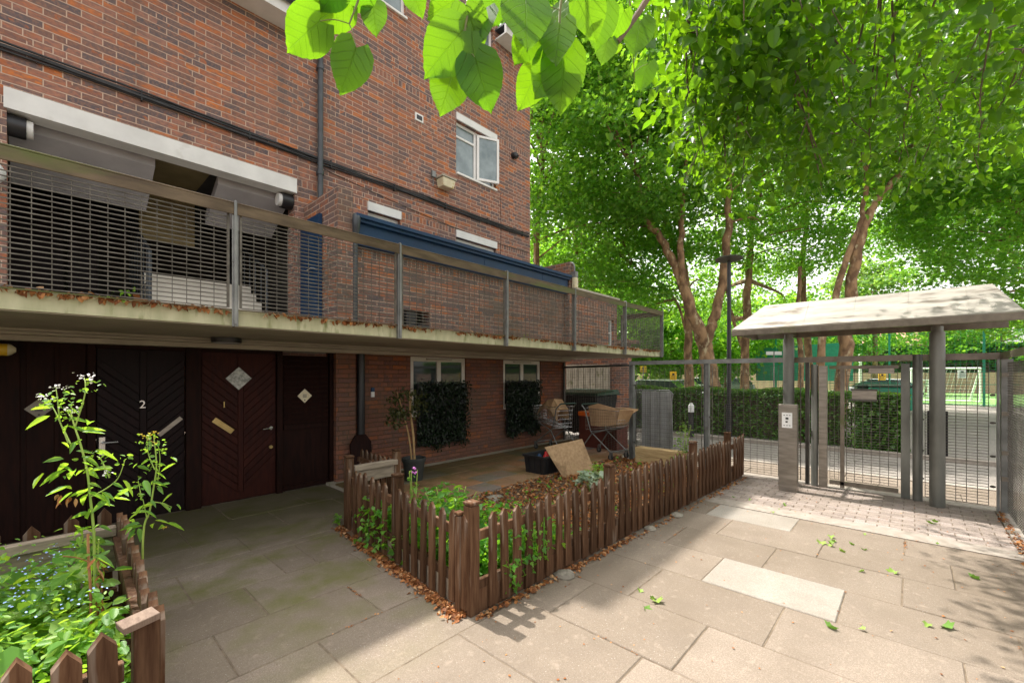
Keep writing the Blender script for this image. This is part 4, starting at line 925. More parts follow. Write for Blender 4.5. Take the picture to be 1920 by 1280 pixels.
def sheet(mb, rows, t=.006):
    rows = [[Vector(p) for p in r] for r in rows]; o = len(mb.v); n_ = len(rows[0])
    for dz in (0, t):
        for r in rows:
            for p in r: mb.v.append(tuple(p + Vector((0, 0, dz)) + Vector((dz, dz, 0))))
    k = len(rows) * n_
    for i in range(len(rows) - 1):
        for q in range(n_ - 1):
            a = o + i * n_ + q; mb.f.append((a, a + 1, a + n_ + 1, a + n_)); mb.f.append((a + k, a + k + n_, a + k + n_ + 1, a + k + 1))
    for q in range(n_ - 1):
        a = o + q; mb.f.append((a, a + k, a + k + 1, a + 1)); a = o + (len(rows) - 1) * n_ + q; mb.f.append((a, a + 1, a + k + 1, a + k))
    for i in range(len(rows) - 1):
        a = o + i * n_; mb.f.append((a, a + n_, a + n_ + k, a + k)); a = o + i * n_ + n_ - 1; mb.f.append((a, a + k, a + n_ + k, a + n_))
sheet(b, [[T(*p) for p in pr[0]], [T(p[0] * .98, p[1] * 1.08, (p[2] + q[2]) / 2) for p, q in zip(*pr)], [T(*p) for p in pr[1]]])
sheet(b, [[T(-.24, -.19, .61), T(0, -.17, .62), T(.25, -.15, .65), T(.41, -.13, .69)], [T(-.24, .17, .61), T(0, .17, .62), T(.25, .15, .65), T(.41, .13, .69)]])
sheet(b, [[T(-.24, .18, .62), T(0, .18, .64), T(.25, .17, .66), T(.41, .15, .70)], [T(-.28, .20, 1.00), T(0, .22, 1.07), T(.25, .20, 1.03), T(.42, .18, 1.0)]])
sheet(b, [[T(.42, -.16, .69), T(.42, .14, .69)], [T(.56, -.2, .96), T(.52, .17, .98)]])
tag(b.build('cardboard_box', 'cardboard'), 'torn open brown cardboard box lying in the nearer shopping trolley', 'box')
T2 = lambda *p: at_tr(7.62, 5.80, R(80), p)
b = MB(); sheet(b, [[T2(-.3, .18, .66), T2(-.1, .2, .9), T2(.1, .2, .93), T2(.36, .18, .75)], [T2(-.3, .1, .9), T2(-.1, .08, 1.12), T2(.12, .05, 1.1), T2(.38, .08, .92)], [T2(-.3, -.15, .9), T2(-.1, -.16, 1.10), T2(.12, -.16, 1.08), T2(.38, -.14, .88)], [T2(-.3, -.18, .66), T2(-.1, -.2, .7), T2(.1, -.2, .7), T2(.36, -.18, .7)]])
tag(b.build('cardboard_sheet', 'cardboard'), 'brown arched cardboard piece in the shaded shopping trolley', 'box')
# crate with its contents, and a chipboard sheet leaning on it
X0, X1, Y0, Y1 = 5.55, 6.22, 4.42, 4.86
cr = thing('plastic_crate', 'black plastic crate on the patio with a board leaning on it', 'crate', ((X0 + X1) / 2, (Y0 + Y1) / 2, .06))
b = MB()
def tap(x, y, z): 
    k = .90 + .10 * z / .30; cx, cy = (X0 + X1) / 2, (Y0 + Y1) / 2; return (cx + (x - cx) * k, cy + (y - cy) * k, z + .06)
def panel(x0, x1, y0, y1, z0, z1): b.hexa([tap(x0, y0, z0), tap(x1, y0, z0), tap(x1, y1, z0), tap(x0, y1, z0), tap(x0, y0, z1), tap(x1, y0, z1), tap(x1, y1, z1), tap(x0, y1, z1)])
panel(X0, X1, Y0, Y0 + .012, 0, .30); panel(X0, X1, Y1 - .012, Y1, 0, .30); panel(X0, X0 + .012, Y0 + .013, Y1 - .013, 0, .30); panel(X1 - .012, X1, Y0 + .013, Y1 - .013, 0, .30); panel(X0 + .013, X1 - .013, Y0 + .013, Y1 - .013, 0, .012)
for i in range(5): panel(X0 + .08 + i * .125, X0 + .095 + i * .125, Y0 - .012, Y0 - .001, 0, .27)
for i in range(3): panel(X0 - .012, X0 - .001, Y0 + .08 + i * .13, Y0 + .095 + i * .13, 0, .27)
b.build('body', 'black_plastic', cr)
b = MB(); b.box(X0 - .02, X1 + .02, Y0 - .025, Y0 - .002, .33, .366); b.box(X0 - .02, X1 + .02, Y1 + .002, Y1 + .02, .33, .366); b.box(X0 - .025, X0 - .002, Y0 - .001, Y1 + .001, .33, .366); b.box(X1 + .002, X1 + .025, Y0 - .001, Y1 + .001, .33, .366); b.build('rim', 'black_plastic', cr, bevel=.004)
b = MB(); b.lathe((5.86, 4.62, .08), [(.04, 0), (.06, .03), (.06, .22), (.035, .27), (.03, .31)], 14); tag(b.build('red_bottle', 'red_plastic', smooth=True), 'red plastic bottle sticking out of the black crate', 'bottle')
b = MB(); b.lathe((5.72, 4.66, .08), [(.05, 0), (.05, .25), (.02, .29)], 14); tag(b.build('blue_bottle', 'navy_paint', smooth=True), 'dark blue bottle inside the black crate', 'bottle')
b = MB(); q = [P(1008, 848, 7.25), P(1073, 836, 7.35), P(1090, 893, 7.0), P(1043, 906, 6.75)]
q = [Vector((5.66, 4.50, .50)), Vector((6.30, 4.18, .60)), Vector((6.28, 3.92, .10)), Vector((5.72, 4.16, .035))]
b.hexa([q[3], q[2], q[2] + Vector((.012, .02, 0)), q[3] + Vector((.012, .02, 0)), q[0], q[1], q[1] + Vector((.012, .02, 0)), q[0] + Vector((.012, .02, 0))])
tag(b.build('chipboard_sheet', 'chipboard', bevel=.002), 'square brown board leaning against the black crate', 'board')
# raised bed of sleepers, wire sheets, bin, orange box, green board behind the mesh
b = MB(); b.box(7.72, 7.94, 2.95, 3.92, .002, .16); b.box(7.72, 7.94, 2.95, 3.92, .165, .32); tag(b.build('timber_sleepers', 'sleeper_wood', bevel=.006), 'two stacked pale timber sleepers at the foot of the wire fence', 'timber')
ws = thing('wire_sheet', 'upright grey wire mesh sheet with a bent corner standing behind the picket fence', 'wire sheet', (8.02, 3.7, .3))
m = MB(); mesh_panel(m, (8.00, 4.05), (8.03, 3.33), .34, 1.40, vs=.035, hs=.025, wv=.003, wh=.003); m.build('wire_panel', 'steel', ws)
b = MB(); b.tube([(8.0, 4.06, .33), (8.0, 4.06, 1.41), (8.03, 3.38, 1.41), (8.03, 3.31, 1.34), (8.03, 3.335, 1.20), (8.03, 3.32, .33)], .012, 6); b.build('edge', 'steel', ws)
b = MB()
for i in range(6):
    b.add([(8.16 + .02 * (i % 2), 4.0 - i * .1, .02), (8.16 + .02 * ((i + 1) % 2), 3.9 - i * .1, .02), (8.16 + .02 * ((i + 1) % 2), 3.9 - i * .1, 1.38), (8.16 + .02 * (i % 2), 4.0 - i * .1, 1.38), (8.18 + .02 * (i % 2), 4.0 - i * .1, .02), (8.18 + .02 * ((i + 1) % 2), 3.9 - i * .1, .02), (8.18 + .02 * ((i + 1) % 2), 3.9 - i * .1, 1.38), (8.18 + .02 * (i % 2), 4.0 - i * .1, 1.38)], [(0, 1, 2, 3), (7, 6, 5, 4), (3, 2, 6, 7), (0, 4, 5, 1)])
tag(b.build('metal_sheet', 'galvanised_sheet'), 'tall grey folded metal sheet just outside the wire fence', 'metal sheet')
bn = thing('rubbish_bin', 'large dark green wheeled bin inside the recess behind the wire mesh', 'bin', (10.2, 6.6, 0))
b = MB(); b.hexa([(9.8, 6.1, .15), (10.7, 6.1, .15), (10.7, 7.4, .15), (9.8, 7.4, .15), (9.7, 6.0, 1.15), (10.8, 6.0, 1.15), (10.8, 7.5, 1.15), (9.7, 7.5, 1.15)]); b.build('body', 'black_plastic', bn, bevel=.03)
b = MB(); b.hexa([(9.65, 5.95, 1.16), (10.85, 5.95, 1.16), (10.85, 7.55, 1.16), (9.65, 7.55, 1.16), (9.75, 6.0, 1.24), (10.85, 6.0, 1.30), (10.85, 7.5, 1.30), (9.75, 7.5, 1.24)]); b.build('lid', 'dark_green_plastic', bn, bevel=.02)
b = MB()
for x in (9.85, 10.6):
    for y in (6.2, 7.3): b.tube([(x, y - .03, .08), (x, y + .03, .08)], .08, 14)
b.build('wheels', 'tyre', bn, smooth=True)
ob = thing('orange_box', 'orange plastic container behind the trolleys', 'box', (8.7, 5.0, .4)); b = MB(); b.box(8.45, 8.95, 4.72, 5.7, .0, .76); b.build('body', 'rust_red', ob, bevel=.01)
b = MB(); b.box(8.43, 8.97, 4.70, 5.72, .761, .86); b.build('lid', 'orange_plastic', ob, bevel=.015)
wl = MB(); wall(wl, 'X', 12.5, .25, 6.6, 12.5, 0, 2.7); wl.box(12.2, 12.9, 6.4, 12.5, 2.7, 2.8); tag(wl.build('bin_store_wall', 'brick'), 'red brick wall at the back of the recess behind the wire mesh', 'wall')
b = MB(); b.box(12.40, 12.46, 7.2, 8.9, 1.05, 2.05); 
for i in range(7): b.box(12.38, 12.399, 7.22 + i * .24, 7.24 + i * .24, 1.06, 2.04)
tag(b.build('noticeboard', 'pale_leaf_board' if False else 'coping_stone'), 'pale panelled board on the brick wall seen through the mesh', 'board')

# ================================================================ background: hedge, lamp post, pitch, cars, houses
def hedge(name, label, x0, x1, y0, y1, z1, n, mat='hedge_leaf', cat='hedge', size=(.05, .09), z0=.0, shape='simple', parent=None):
    C = np.stack([RNG.uniform(x0, x1, n), RNG.uniform(y0, y1, n), RNG.uniform(z0, z1, n)], 1)
    w_ = RNG.uniform(0, 1, n); e_ = .16
    fx = w_ < .45; C[fx, 0] = x0 + np.abs(RNG.normal(0, e_, fx.sum())); tp = (w_ > .45) & (w_ < .8); C[tp, 2] = z1 - np.abs(RNG.normal(0, .07, tp.sum())) + .05 * np.sin(C[tp, 1] * 3.1)
    h = thing(name, label, cat, ((x0 + x1) / 2, (y0 + y1) / 2, 0))
    leaves('foliage', mat, C, size, shape, h)
    b = MB()
    for i in range(int((y1 - y0) / .3)):
        y = y0 + i * .3; b.tube([((x0 + x1) / 2, y, 0), ((x0 + x1) / 2 + random.uniform(-.2, .2), y + random.uniform(-.1, .1), z1 * .85)], .02, 5)
    b.box(x0 + .22, x1 - .22, y0 + .2, y1 - .2, .0, z1 - .22); b.build('stems', 'dark_bark', h)
    return h
hedge('hedge', 'long clipped green hedge across the road beyond the wire fence', 12.9, 13.9, 1.1, 11.5, 1.32, 30000)
hedge('hedge', 'leafy hedge end hanging over beside the green bins, seen through the gate', 12.6, 13.5, .1, 1.0, 1.25, 5000, size=(.06, .11))
lp = thing('lamp_post', 'slim black street lamp with a flat round head beside the canopy', 'street lamp', P(1367, 800, 12.0).xy.to_3d())
q = P(1367, 800, 12.0); b = MB(); b.tube([(q.x, q.y, 0), (q.x, q.y, .9), (q.x, q.y, .92), (q.x, q.y, 4.85)], [.085, .085, .06, .05], 14); b.build('column', 'black_plastic', lp, smooth=True)
b = MB(); b.lathe((q.x, q.y, 4.86), [(.05, 0), (.33, .02), (.36, .05), (.30, .09), (.06, .12)], 24); b.build('lamp_head', 'dark_steel', lp, smooth=True)
# sports pitch with its green mesh fence
b = MB(); b.box(34.7, 58, -60, 32, .012, .03); kind(b.build('pitch', 'turf'), 'structure')
b = MB(); b.box(35.4, 35.52, -55, 30, .031, .034); b.box(45, 45.12, -55, 30, .031, .034); kind(b.build('pitch_lines', 'sign_white'), 'structure')
def pitch_fence(px0, d0, px1, d1, n, label, h=4.1):
    a = P(px0, 703, d0); c = P(px1, 703, d1); f = thing('pitch_fence', label, 'fence', ((a.x + c.x) / 2, (a.y + c.y) / 2, 0), 'green mesh fences of the sports pitch')
    for i in range(0 if px1 < px0 else 1, n + 1):
        p = a.lerp(c, i / n); b = MB(); b.box(p.x - .05, p.x + .05, p.y - .05, p.y + .05, 0, h + .05); b.build('post', 'green_paint', f)
    m = MB(); d = (c - a); k = int(d.length / .22)
    for i in range(k + 1): p = a + d * (i / k); m.bar((p.x, p.y, .05), (p.x, p.y, h), .008)
    z = .05
    while z < h: m.bar((a.x, a.y, z), (c.x, c.y, z), .008); z += .14
    for z in (.1, 1.2, h): m.bar((a.x, a.y, z), (c.x, c.y, z), .03)
    m.build('mesh', 'green_paint', f); return f
pitch_fence(1845, 23.4, 1240, 34.0, 9, 'tall green mesh fence with posts running behind the hedge'); pitch_fence(1845, 23.4, 2100, 21.5, 2, 'tall green mesh fence at the right edge beyond the gate')
sc_ = MB(); a = P(1420, 703, 31); c = P(1600, 703, 28.6); sc_.prism([(a.x, a.y, 1.3), (c.x, c.y, 1.3), (c.x, c.y, 3.9), (a.x, a.y, 3.6)], (.05, .1, 0)); tag(sc_.build('windbreak_sheet', 'green_paint'), 'green fabric sheet on the pitch fence behind the tree trunks', 'screen')
def goal(px, D, w, h, label, ang):
    p = P(px, 703, D); g_ = thing('football_goal', label, 'goal', (p.x, p.y, .03), 'white football goals'); d = Vector((math.cos(ang), math.sin(ang), 0)); n_ = Vector((-d.y, d.x, 0)) * -1.0
    a = Vector((p.x, p.y, .03)); c = a + d * w; up = Vector((0, 0, h))
    tubes('frame', 'sign_white', [[a, a + up, c + up, c], [a, a + n_, a + up], [c, c + n_, c + up], [a + n_, c + n_]], g_, .06, 8, False)
    m = MB()
    for i in range(16): q0 = a + d * w * i / 15; m.bar(q0 + up, q0 + n_, .008)
    for i in range(8): k = i / 8; m.bar(a + n_ * (1 - k) + up * k, c + n_ * (1 - k) + up * k, .008)
    m.build('net', 'sign_white', g_)
goal(1838, 27, 3.4, 2.1, 'white football goal framed by the green post at the far right', R(112)); goal(1740, 33, 1.8, 1.3, 'small white football goal by the round column', R(110)); goal(1398, 32, 1.2, 2.2, 'white goal frame behind the hedge and trees', R(110))
b = MB(); b.box(58, 58.4, -70, 45, 0, 1.95); tag(b.build('boundary_wall', 'house_brick'), 'low pale brick wall on the far side of the pitch', 'wall')
def house(x0, x1, y0, y1, zw, zr, label, nwin):
    h = thing('terraced_house', label, 'house', ((x0 + x1) / 2, (y0 + y1) / 2, 0), 'far houses beyond the pitch'); b = MB(); b.box(x0, x1, y0, y1, 0, zw); b.build('wall', 'house_brick', h)
    xm = (x0 + x1) / 2; b = MB(); b.prism([(x0 - .3, y0, zw), (x1 + .3, y0, zw), (xm, y0, zr)], (0, y1 - y0, 0)); b.build('roof', 'house_roof', h)
    b = MB(); b.box(xm - .4, xm + .4, y0 + 1, y0 + 2.2, zr - 1, zr + .9); b.build('chimney', 'house_brick', h)
    for fl in range(int(zw // 2.7)):
        for i in range(nwin):
            y = y0 + (i + .5) * (y1 - y0) / nwin; z = .9 + fl * 2.7; b = MB(); b.box(x0 - .06, x0 - .001, y - .75, y + .75, z, z + 1.3); wf = b.build('window', 'upvc', h); b = MB(); b.box(x0 - .07, x0 - .061, y - .66, y - .04, z + .1, z + 1.2); b.box(x0 - .07, x0 - .061, y + .04, y + .66, z + .1, z + 1.2); b.build('pane', 'window_glass', wf)
house(82, 91, -6, 10, 6.2, 10.4, 'far brick house with a pale red roof and white windows above the canopy edge', 5); house(82, 91, 14, 36, 6.2, 10.4, 'far brick house behind the plane trees left of the other', 6)
house(50, 58, 34, 52, 5.6, 9, 'far brick house beside the parked cars behind the wire fence', 5)
fp = P(1613, 703, 42); b = MB(); b.tube([(fp.x, fp.y, 0), (fp.x, fp.y, 9)], .12, 10); tag(b.build('floodlight_mast', 'sign_white'), 'tall white mast beyond the pitch fence', 'mast')
def car(px, D, label, mat, ang):
    p = P(px, 703, D); c_ = thing('parked_car', label, 'car', (p.x, p.y, 0), 'cars parked in the street beyond the trees'); mt = Matrix.Translation((p.x, p.y, 0)) @ Matrix.Rotation(ang, 4, 'Z')
    def loft(secs, name, mat_, sm=True):
        m = MB(); k = len(secs[0])
        for s in secs: m.v.extend([tuple(mt @ Vector(v)) for v in s])
        for i in range(len(secs) - 1):
            for q in range(k): m.f.append((i * k + q, i * k + (q + 1) % k, (i + 1) * k + (q + 1) % k, (i + 1) * k + q))
        m.f.append(tuple(range(k))[::-1]); m.f.append(tuple((len(secs) - 1) * k + q for q in range(k))); return m.build(name, mat_, c_, smooth=sm)
    loft([[(x, -.8 * w_, .35), (x, -.86 * w_, .6), (x, -.8 * w_, h), (x, .8 * w_, h), (x, .86 * w_, .6), (x, .8 * w_, .35)] for x, h, w_ in ((-2.1, .7, .9), (-2.0, .9, 1), (-1, .98, 1.02), (1, .96, 1.02), (1.9, .8, .98), (2.1, .6, .88))], 'body', mat)
    loft([[(x, -.72 * w_, .93), (x, -.60 * w_, h), (x, .60 * w_, h), (x, .72 * w_, .93)] for x, h, w_ in ((-1.9, 1.0, .9), (-1.4, 1.42, 1), (.2, 1.46, 1), (1.15, 1.0, .95))], 'window', 'window_glass')
    loft([[(x, -.58, h), (x, -.5, h + .03), (x, .5, h + .03), (x, .58, h)] for x, h in ((-1.35, 1.425), (.18, 1.46))], 'roof', mat)
    for x in (-1.3, 1.3):
        for y in (-.82, .82):
            m = MB(); m.tube([mt @ Vector((x, y - .1, .32)), mt @ Vector((x, y + .1, .32))], .32, 16); m.build('wheel', 'tyre', c_, smooth=True)
    for y in (-.6, .6): m = MB(); m.obox(mt, 2.06, 2.12, y - .15, y + .15, .58, .70); m.build('headlight', 'white_plastic', c_)
for a in ((1212, 22, 'white parked car left of the yellow sign behind the fence', 'car_paint', R(95)), (1248, 25, 'white parked car right behind the yellow sign', 'car_paint', R(80)), (1365, 38, 'silver parked car glimpsed beyond the lamp post', 'grey_car_paint', R(100)), (1310, 36, 'white parked car glimpsed between the plane trunks', 'car_paint', R(100)), (1640, 27, 'white parked car beyond the green bins', 'car_paint', R(100))): car(*a)
def sign(px, py, D, w, h, label, mat, cat='sign', prt=True, pole=False, name='warning_sign'):
    p = P(px, py, D); s = thing(name, label, cat, p); b = MB(); mt = Matrix.Translation(p) @ Matrix.Rotation(YAW - R(90), 4, 'Z')
    b.obox(mt, -w/2, w/2, -.01, .01, -h/2, h/2); b.build('panel', mat, s)
    if prt:
        b = MB()
        b.obox(mt, -w * .16, w * .16, -.014, -.0105, h * .05, h * .28)
        for i in range(3): b.obox(mt, -w * .34, w * .34 - (i % 2) * w * .1, -.014, -.0105, -h * (.10 + i * .13), -h * (.05 + i * .13))
        b.build('print', 'print_black', s)
    if pole: b = MB(); b.tube([(p.x, p.y, 0), (p.x, p.y, p.z + h / 2)], .03, 8); b.build('pole', 'steel', s)
sign(1262, 704, 8.62, .13, .17, 'yellow warning sign tied to the wire fence', 'sign_yellow', pole=False)
sign(1654, 705, 24.9, .42, .44, 'yellow sign on the pitch fence above the green bins', 'sign_yellow')
sign(1804, 700, 25.0, .50, .52, 'white notice on the pitch fence right of the round column', 'sign_white', name='notice_board'); sign(1206, 692, 24, .35, .35, 'small yellow sign on a pole beyond the fence', 'sign_yellow', pole=True)
sign(1451, 662, 20, .72, .16, 'long white street nameplate above the fence rail', 'sign_white', prt=False, pole=True, name='street_sign')
for px, mt_, lab in ((1296, 'white_plastic', 'black bollard with a white band behind the wire fence'), (1500, 'white_plastic', 'bollard beside the hedge left of the gate')):
    p = PZ(px, 818, 0); bo = thing('bollard', lab, 'bollard', (p.x, p.y, 0), 'bollards on the pavement'); b = MB(); b.tube([(p.x, p.y, 0), (p.x, p.y, .68)], .075, 14); b.build('body', 'black_plastic', bo, smooth=True)
    b = MB(); b.tube([(p.x, p.y, .681), (p.x, p.y, .86)], .078, 14); b.tube([(p.x, p.y, .8601), (p.x, p.y, .93)], [.075, .03], 14); b.build('band', mt_, bo, smooth=True)
for px, D, lab in ((1668, 19.5, 'green wheeled bin nearest the gate post'), (1640, 20.5, 'green wheeled bin behind the hedge end')):
    p = P(px, 703, D); q = thing('recycling_bin', lab, 'bin', (p.x, p.y, 0), 'green bins by the pitch'); b = MB(); mt = Matrix.Translation((p.x, p.y, 0)) @ Matrix.Rotation(R(10), 4, 'Z'); b.obox(mt, -.45, .45, -.7, .7, .15, 1.15); b.build('body', 'green_paint' if px > 1650 else 'dark_green_plastic', q, bevel=.04)
    b = MB(); b.obox(mt, -.48, .48, -.73, .73, 1.151, 1.24); b.build('lid', 'dark_green_plastic', q, bevel=.03)
    b = MB()
    for x in (-.35, .35):
        for y in (-.55, .55): b.tube([mt @ Vector((x, y - .04, .1)), mt @ Vector((x, y + .04, .1))], .1, 12)
    b.build('wheels', 'tyre', q, smooth=True)
# ================================================================ trees
def curve(pts, n=4):
    """smooth a polyline (Catmull-Rom)"""
    p = [Vector(q) for q in pts]; p = [p[0] * 2 - p[1]] + p + [p[-1] * 2 - p[-2]]; out = []
    for i in range(1, len(p) - 2):
        for k in range(n):
            t = k / n; a, b, c, d = p[i - 1], p[i], p[i + 1], p[i + 2]
            out.append(.5 * ((2 * b) + (c - a) * t + (2 * a - 5 * b + 4 * c - d) * t * t + (3 * b - a - 3 * c + d) * t ** 3))
    out.append(p[-2]); return out
def tree(label, base, limbs, crowns, nleaf, mat='plane_leaf', bark='bark', size=(.09, .165), name='plane_tree', group=None, shape='plane', clump=.7, twigs=40, per=46):
    """limbs: list of (points, r0, r1); crowns: ellipsoids (centre, radii)"""
    t = thing(name, label, 'tree', base, group); m = MB(); nodes = []
    for pts, r0, r1 in limbs:
        c = curve(pts, 5); k = len(c)
        for i in range(1, k - 1): c[i] = c[i] + Vector((random.gauss(0, .1), random.gauss(0, .1), 0)) * r0
        m.tube(c, [(r0 + (r1 - r0) * i / (k - 1)) * .80 * (1 + random.gauss(0, .05)) for i in range(k)], 12); nodes += c[k // 3:]
    vol = [r[0] * r[1] * r[2] for _, r in crowns]; tot = sum(vol); ncl = max(8, nleaf // per); CC = []
    for (c, r), v_ in zip(crowns, vol): CC.append(ell(max(3, int(ncl * v_ / tot)), c, r, .25))
    CC = np.concatenate(CC)
    for i in RNG.choice(len(CC), min(twigs, len(CC)), replace=False):
        e = Vector(CC[i]); s = min(nodes, key=lambda q: (q - e).length + (2 if q.z > e.z else 0)); md = (s + e) / 2 + Vector((random.gauss(0, .25), random.gauss(0, .25), random.uniform(0, .35)))
        Ln = (e - s).length; m.tube(curve([s, md, e], 3), [x for x in np.linspace(.018 + .010 * Ln, .006, 7)], 6)
    m.build('trunk', bark, t, smooth=True)
    n_each = RNG.poisson(per, len(CC)); C = np.repeat(CC, n_each, axis=0); off = RNG.normal(size=C.shape) * np.array([clump, clump, clump * .45]) * .55
    leaves('crown', mat, C + off, size, shape, t, pitch=(-1.1, .25), roll=.55); return t
TG = 'plane trees beyond the fence'
def G0(px, D): q = P(px, 703, D); return Vector((q.x, q.y, 0))
D = 15.0
tree('big forked plane tree with mottled bark behind the wire fence', G0(1338, D), [
    ([P(1338, 800, D), P(1330, 690, D), P(1318, 640, D), P(1298, 590, D), P(1275, 520, D + .2), P(1255, 470, D + .3), P(1215, 410, D + .4), P(1195, 330, D + .5)], .36, .10),
    ([P(1322, 650, D), P(1335, 610, D), P(1348, 560, D), P(1360, 480, D - .1), P(1366, 400, D - .2), P(1370, 300, D), P(1362, 160, D)], .24, .09),
    ([P(1283, 545, D + .1), P(1276, 480, D), P(1278, 410, D), P(1284, 330, D), P(1300, 200, D)], .17, .06)],
    [(P(1230, 250, 14.5), (3.6, 3.6, 2.8)), (P(1370, 180, 15.5), (3.4, 3.4, 3.0)), (P(1200, 60, 15), (3.4, 3.4, 2.6)), (P(1290, 420, 17.5), (3.4, 3.0, 1.6))], 36750, group=TG, twigs=70)
D = 18.0
tree('slender plane tree left of the big forked one', G0(1293, D), [([P(1296, 790, D), P(1292, 690, D), P(1290, 600, D), P(1284, 500, D), P(1240, 400, D), P(1200, 280, D)], .26, .08), ([P(1290, 640, D), P(1265, 560, D), P(1190, 500, D)], .08, .03)],
    [(P(1130, 300, 18), (3.4, 3.4, 3.2)), (P(1100, 120, 17), (3.4, 3.4, 3.0)), (P(1160, 450, 19), (3.4, 3.4, 1.9)), (P(1240, 560, 22), (3.2, 3.2, 1.5))], 29750, group=TG)
D = 16.5
tree('tall plane tree rising close to the brick corner', G0(1025, D), [([P(1012, 800, D), P(1010, 600, D), P(1008, 420, D), P(1016, 300, D), P(1010, 150, D)], .17, .06), ([P(1000, 700, D + 1), P(1003, 480, D + 1), P(998, 330, D + 1)], .10, .05), ([P(1090, 800, D + 3), P(1085, 500, D + 3), P(1060, 380, D + 3), P(1030, 300, D + 3)], .16, .05)],
    [(P(1040, 260, 15.5), (2.8, 2.8, 2.8)), (P(1030, 90, 16), (3, 3, 2.6)), (P(1080, 430, 17), (3.0, 3.0, 1.9)), (P(1120, 560, 19), (3.2, 3.2, 1.6))], 29750, group=TG)
D = 19.0
tree('straight plane tree behind the lamp post', G0(1400, D), [([P(1393, 800, D), P(1398, 650, D), P(1405, 500, D), P(1412, 420, D), P(1428, 330, D), P(1432, 200, D)], .25, .08), ([P(1396, 660, D), P(1375, 600, D), P(1362, 540, D), P(1340, 440, D)], .10, .04)],
    [(P(1440, 300, 19), (3.6, 3.6, 3.2)), (P(1430, 120, 19), (3.6, 3.6, 2.8)), (P(1420, 470, 20), (3.6, 3.6, 1.5)), (P(1400, 580, 25), (4.2, 3.6, 1.5))], 26250, group=TG)
D = 21.0
tree('slim plane tree above the left end of the canopy', G0(1512, D), [([P(1530, 800, D), P(1515, 650, D), P(1505, 520, D), P(1510, 400, D), P(1498, 250, D)], .24, .08)],
    [(P(1540, 330, 21), (3.6, 3.6, 2.6)), (P(1530, 160, 20), (3.6, 3.6, 2.8)), (P(1500, 470, 22), (3.2, 3.2, 1.3))], 21000, group=TG)
D = 14.0
tree('thick leaning plane tree behind the gate with a pale upper trunk', G0(1585, D), [
    ([P(1572, 800, D), P(1582, 680, D), P(1590, 600, D), P(1600, 500, D), P(1618, 430, D), P(1650, 370, D), P(1690, 320, D), P(1740, 230, D)], .27, .09),
    ([P(1545, 760, D - .4), P(1540, 650, D - .4), P(1560, 580, D - .3), P(1590, 480, D - .1), P(1612, 420, D), P(1625, 350, D), P(1628, 230, D)], .15, .07),
    ([P(1500, 790, D + 3), P(1502, 660, D + 3), P(1495, 600, D + 3), P(1500, 500, D + 3)], .14, .08)],
    [(P(1720, 250, 14), (3.4, 3.4, 1.9)), (P(1640, 110, 14), (3.6, 3.6, 2.4)), (P(1820, 130, 13.5), (3.4, 3.4, 2.2))], 26250, group=TG)
D = 17.0
tree('wide plane tree with low leafy branches at the right edge', G0(1960, D), [([P(1960, 760, D), P(1955, 600, D), P(1930, 450, D), P(1880, 350, D), P(1800, 300, D)], .30, .08)],
    [(P(1840, 400, 17), (3.2, 3.2, 1.6)), (P(1880, 500, 15.5), (2.2, 2.2, 1.1)), (P(1850, 270, 16), (3.6, 3.6, 2.2)), (P(1860, 590, 16.5), (2.6, 2.6, .55))], 26250, group=TG)
tree('plane tree on the far side of the road beyond the right edge of the gate', G0(1965, 23), [([P(1965, 760, 23), P(1955, 600, 23), P(1930, 450, 23), P(1860, 330, 23)], .24, .08)],
    [(P(1780, 420, 23), (4.2, 4.2, 2.0)), (P(1880, 330, 22), (4.4, 4.4, 2.6)), (P(1760, 300, 22), (4.0, 4.0, 2.2)), (P(1650, 400, 25), (3.0, 3.0, 1.8)), (P(1840, 485, 24), (4.0, 4.0, 1.3))], 31000, group=TG)
tree('pale green rounded tree beyond the pitch above the canopy', G0(1640, 38), [([P(1640, 760, 38), P(1642, 600, 38), P(1640, 540, 38)], .3, .1)], [(P(1625, 555, 38), (3.4, 3.4, 3.6))], 5000, 'pale_leaf', name='round_tree', size=(.22, .36), shape='simple', clump=1.0)
hedge('far_hedge', 'long tall dark hedge behind the low brick wall on the far side of the pitch', 60, 63, -70, 44, 4.6, 26000, size=(.35, .6))
for px, D_, zc, rr, n_, lab in ((1700, 66, 6.0, (5, 5, 3.4), 4000, 'round tree beyond the pitch beside the red roof'), (1790, 60, 6.0, (6, 6, 4.2), 5000, 'dark round tree beyond the pitch above the goal'), (1150, 29, 4.2, (4, 4, 3.0), 6500, 'dark leafy tree far behind the walkway end'), (1260, 31, 3.8, (4, 4, 2.6), 6500, 'leafy tree far behind the wire fence'), (1360, 33, 4.4, (4, 4, 2.8), 6500, 'leafy tree far behind the lamp post'), (1470, 36, 5.2, (4.5, 4.5, 3.2), 6500, 'leafy tree far beyond the hedge'),
                             (1545, 40, 5.5, (4, 4, 3.0), 5000, 'leafy tree far behind the canopy'), (1740, 44, 5.8, (5, 5, 3.2), 6000, 'leafy tree beyond the pitch right of the red roof'), (1880, 42, 5.5, (6, 6, 4.0), 8000, 'large dark tree beyond the pitch at the right edge'), (1060, 27, 6.5, (4, 4, 4.5), 8000, 'tall leafy tree far behind the brick corner')):
    c = P(px, 703, D_); tree(lab, G0(px, D_), [([(c.x, c.y, 0), (c.x + .2, c.y, zc * .5), (c.x, c.y + .1, zc)], .25, .08)], [((c.x, c.y, zc), rr)], n_, name='background_tree', size=(.22, .38), shape='simple', group='trees in the distance', clump=1.1, twigs=12)

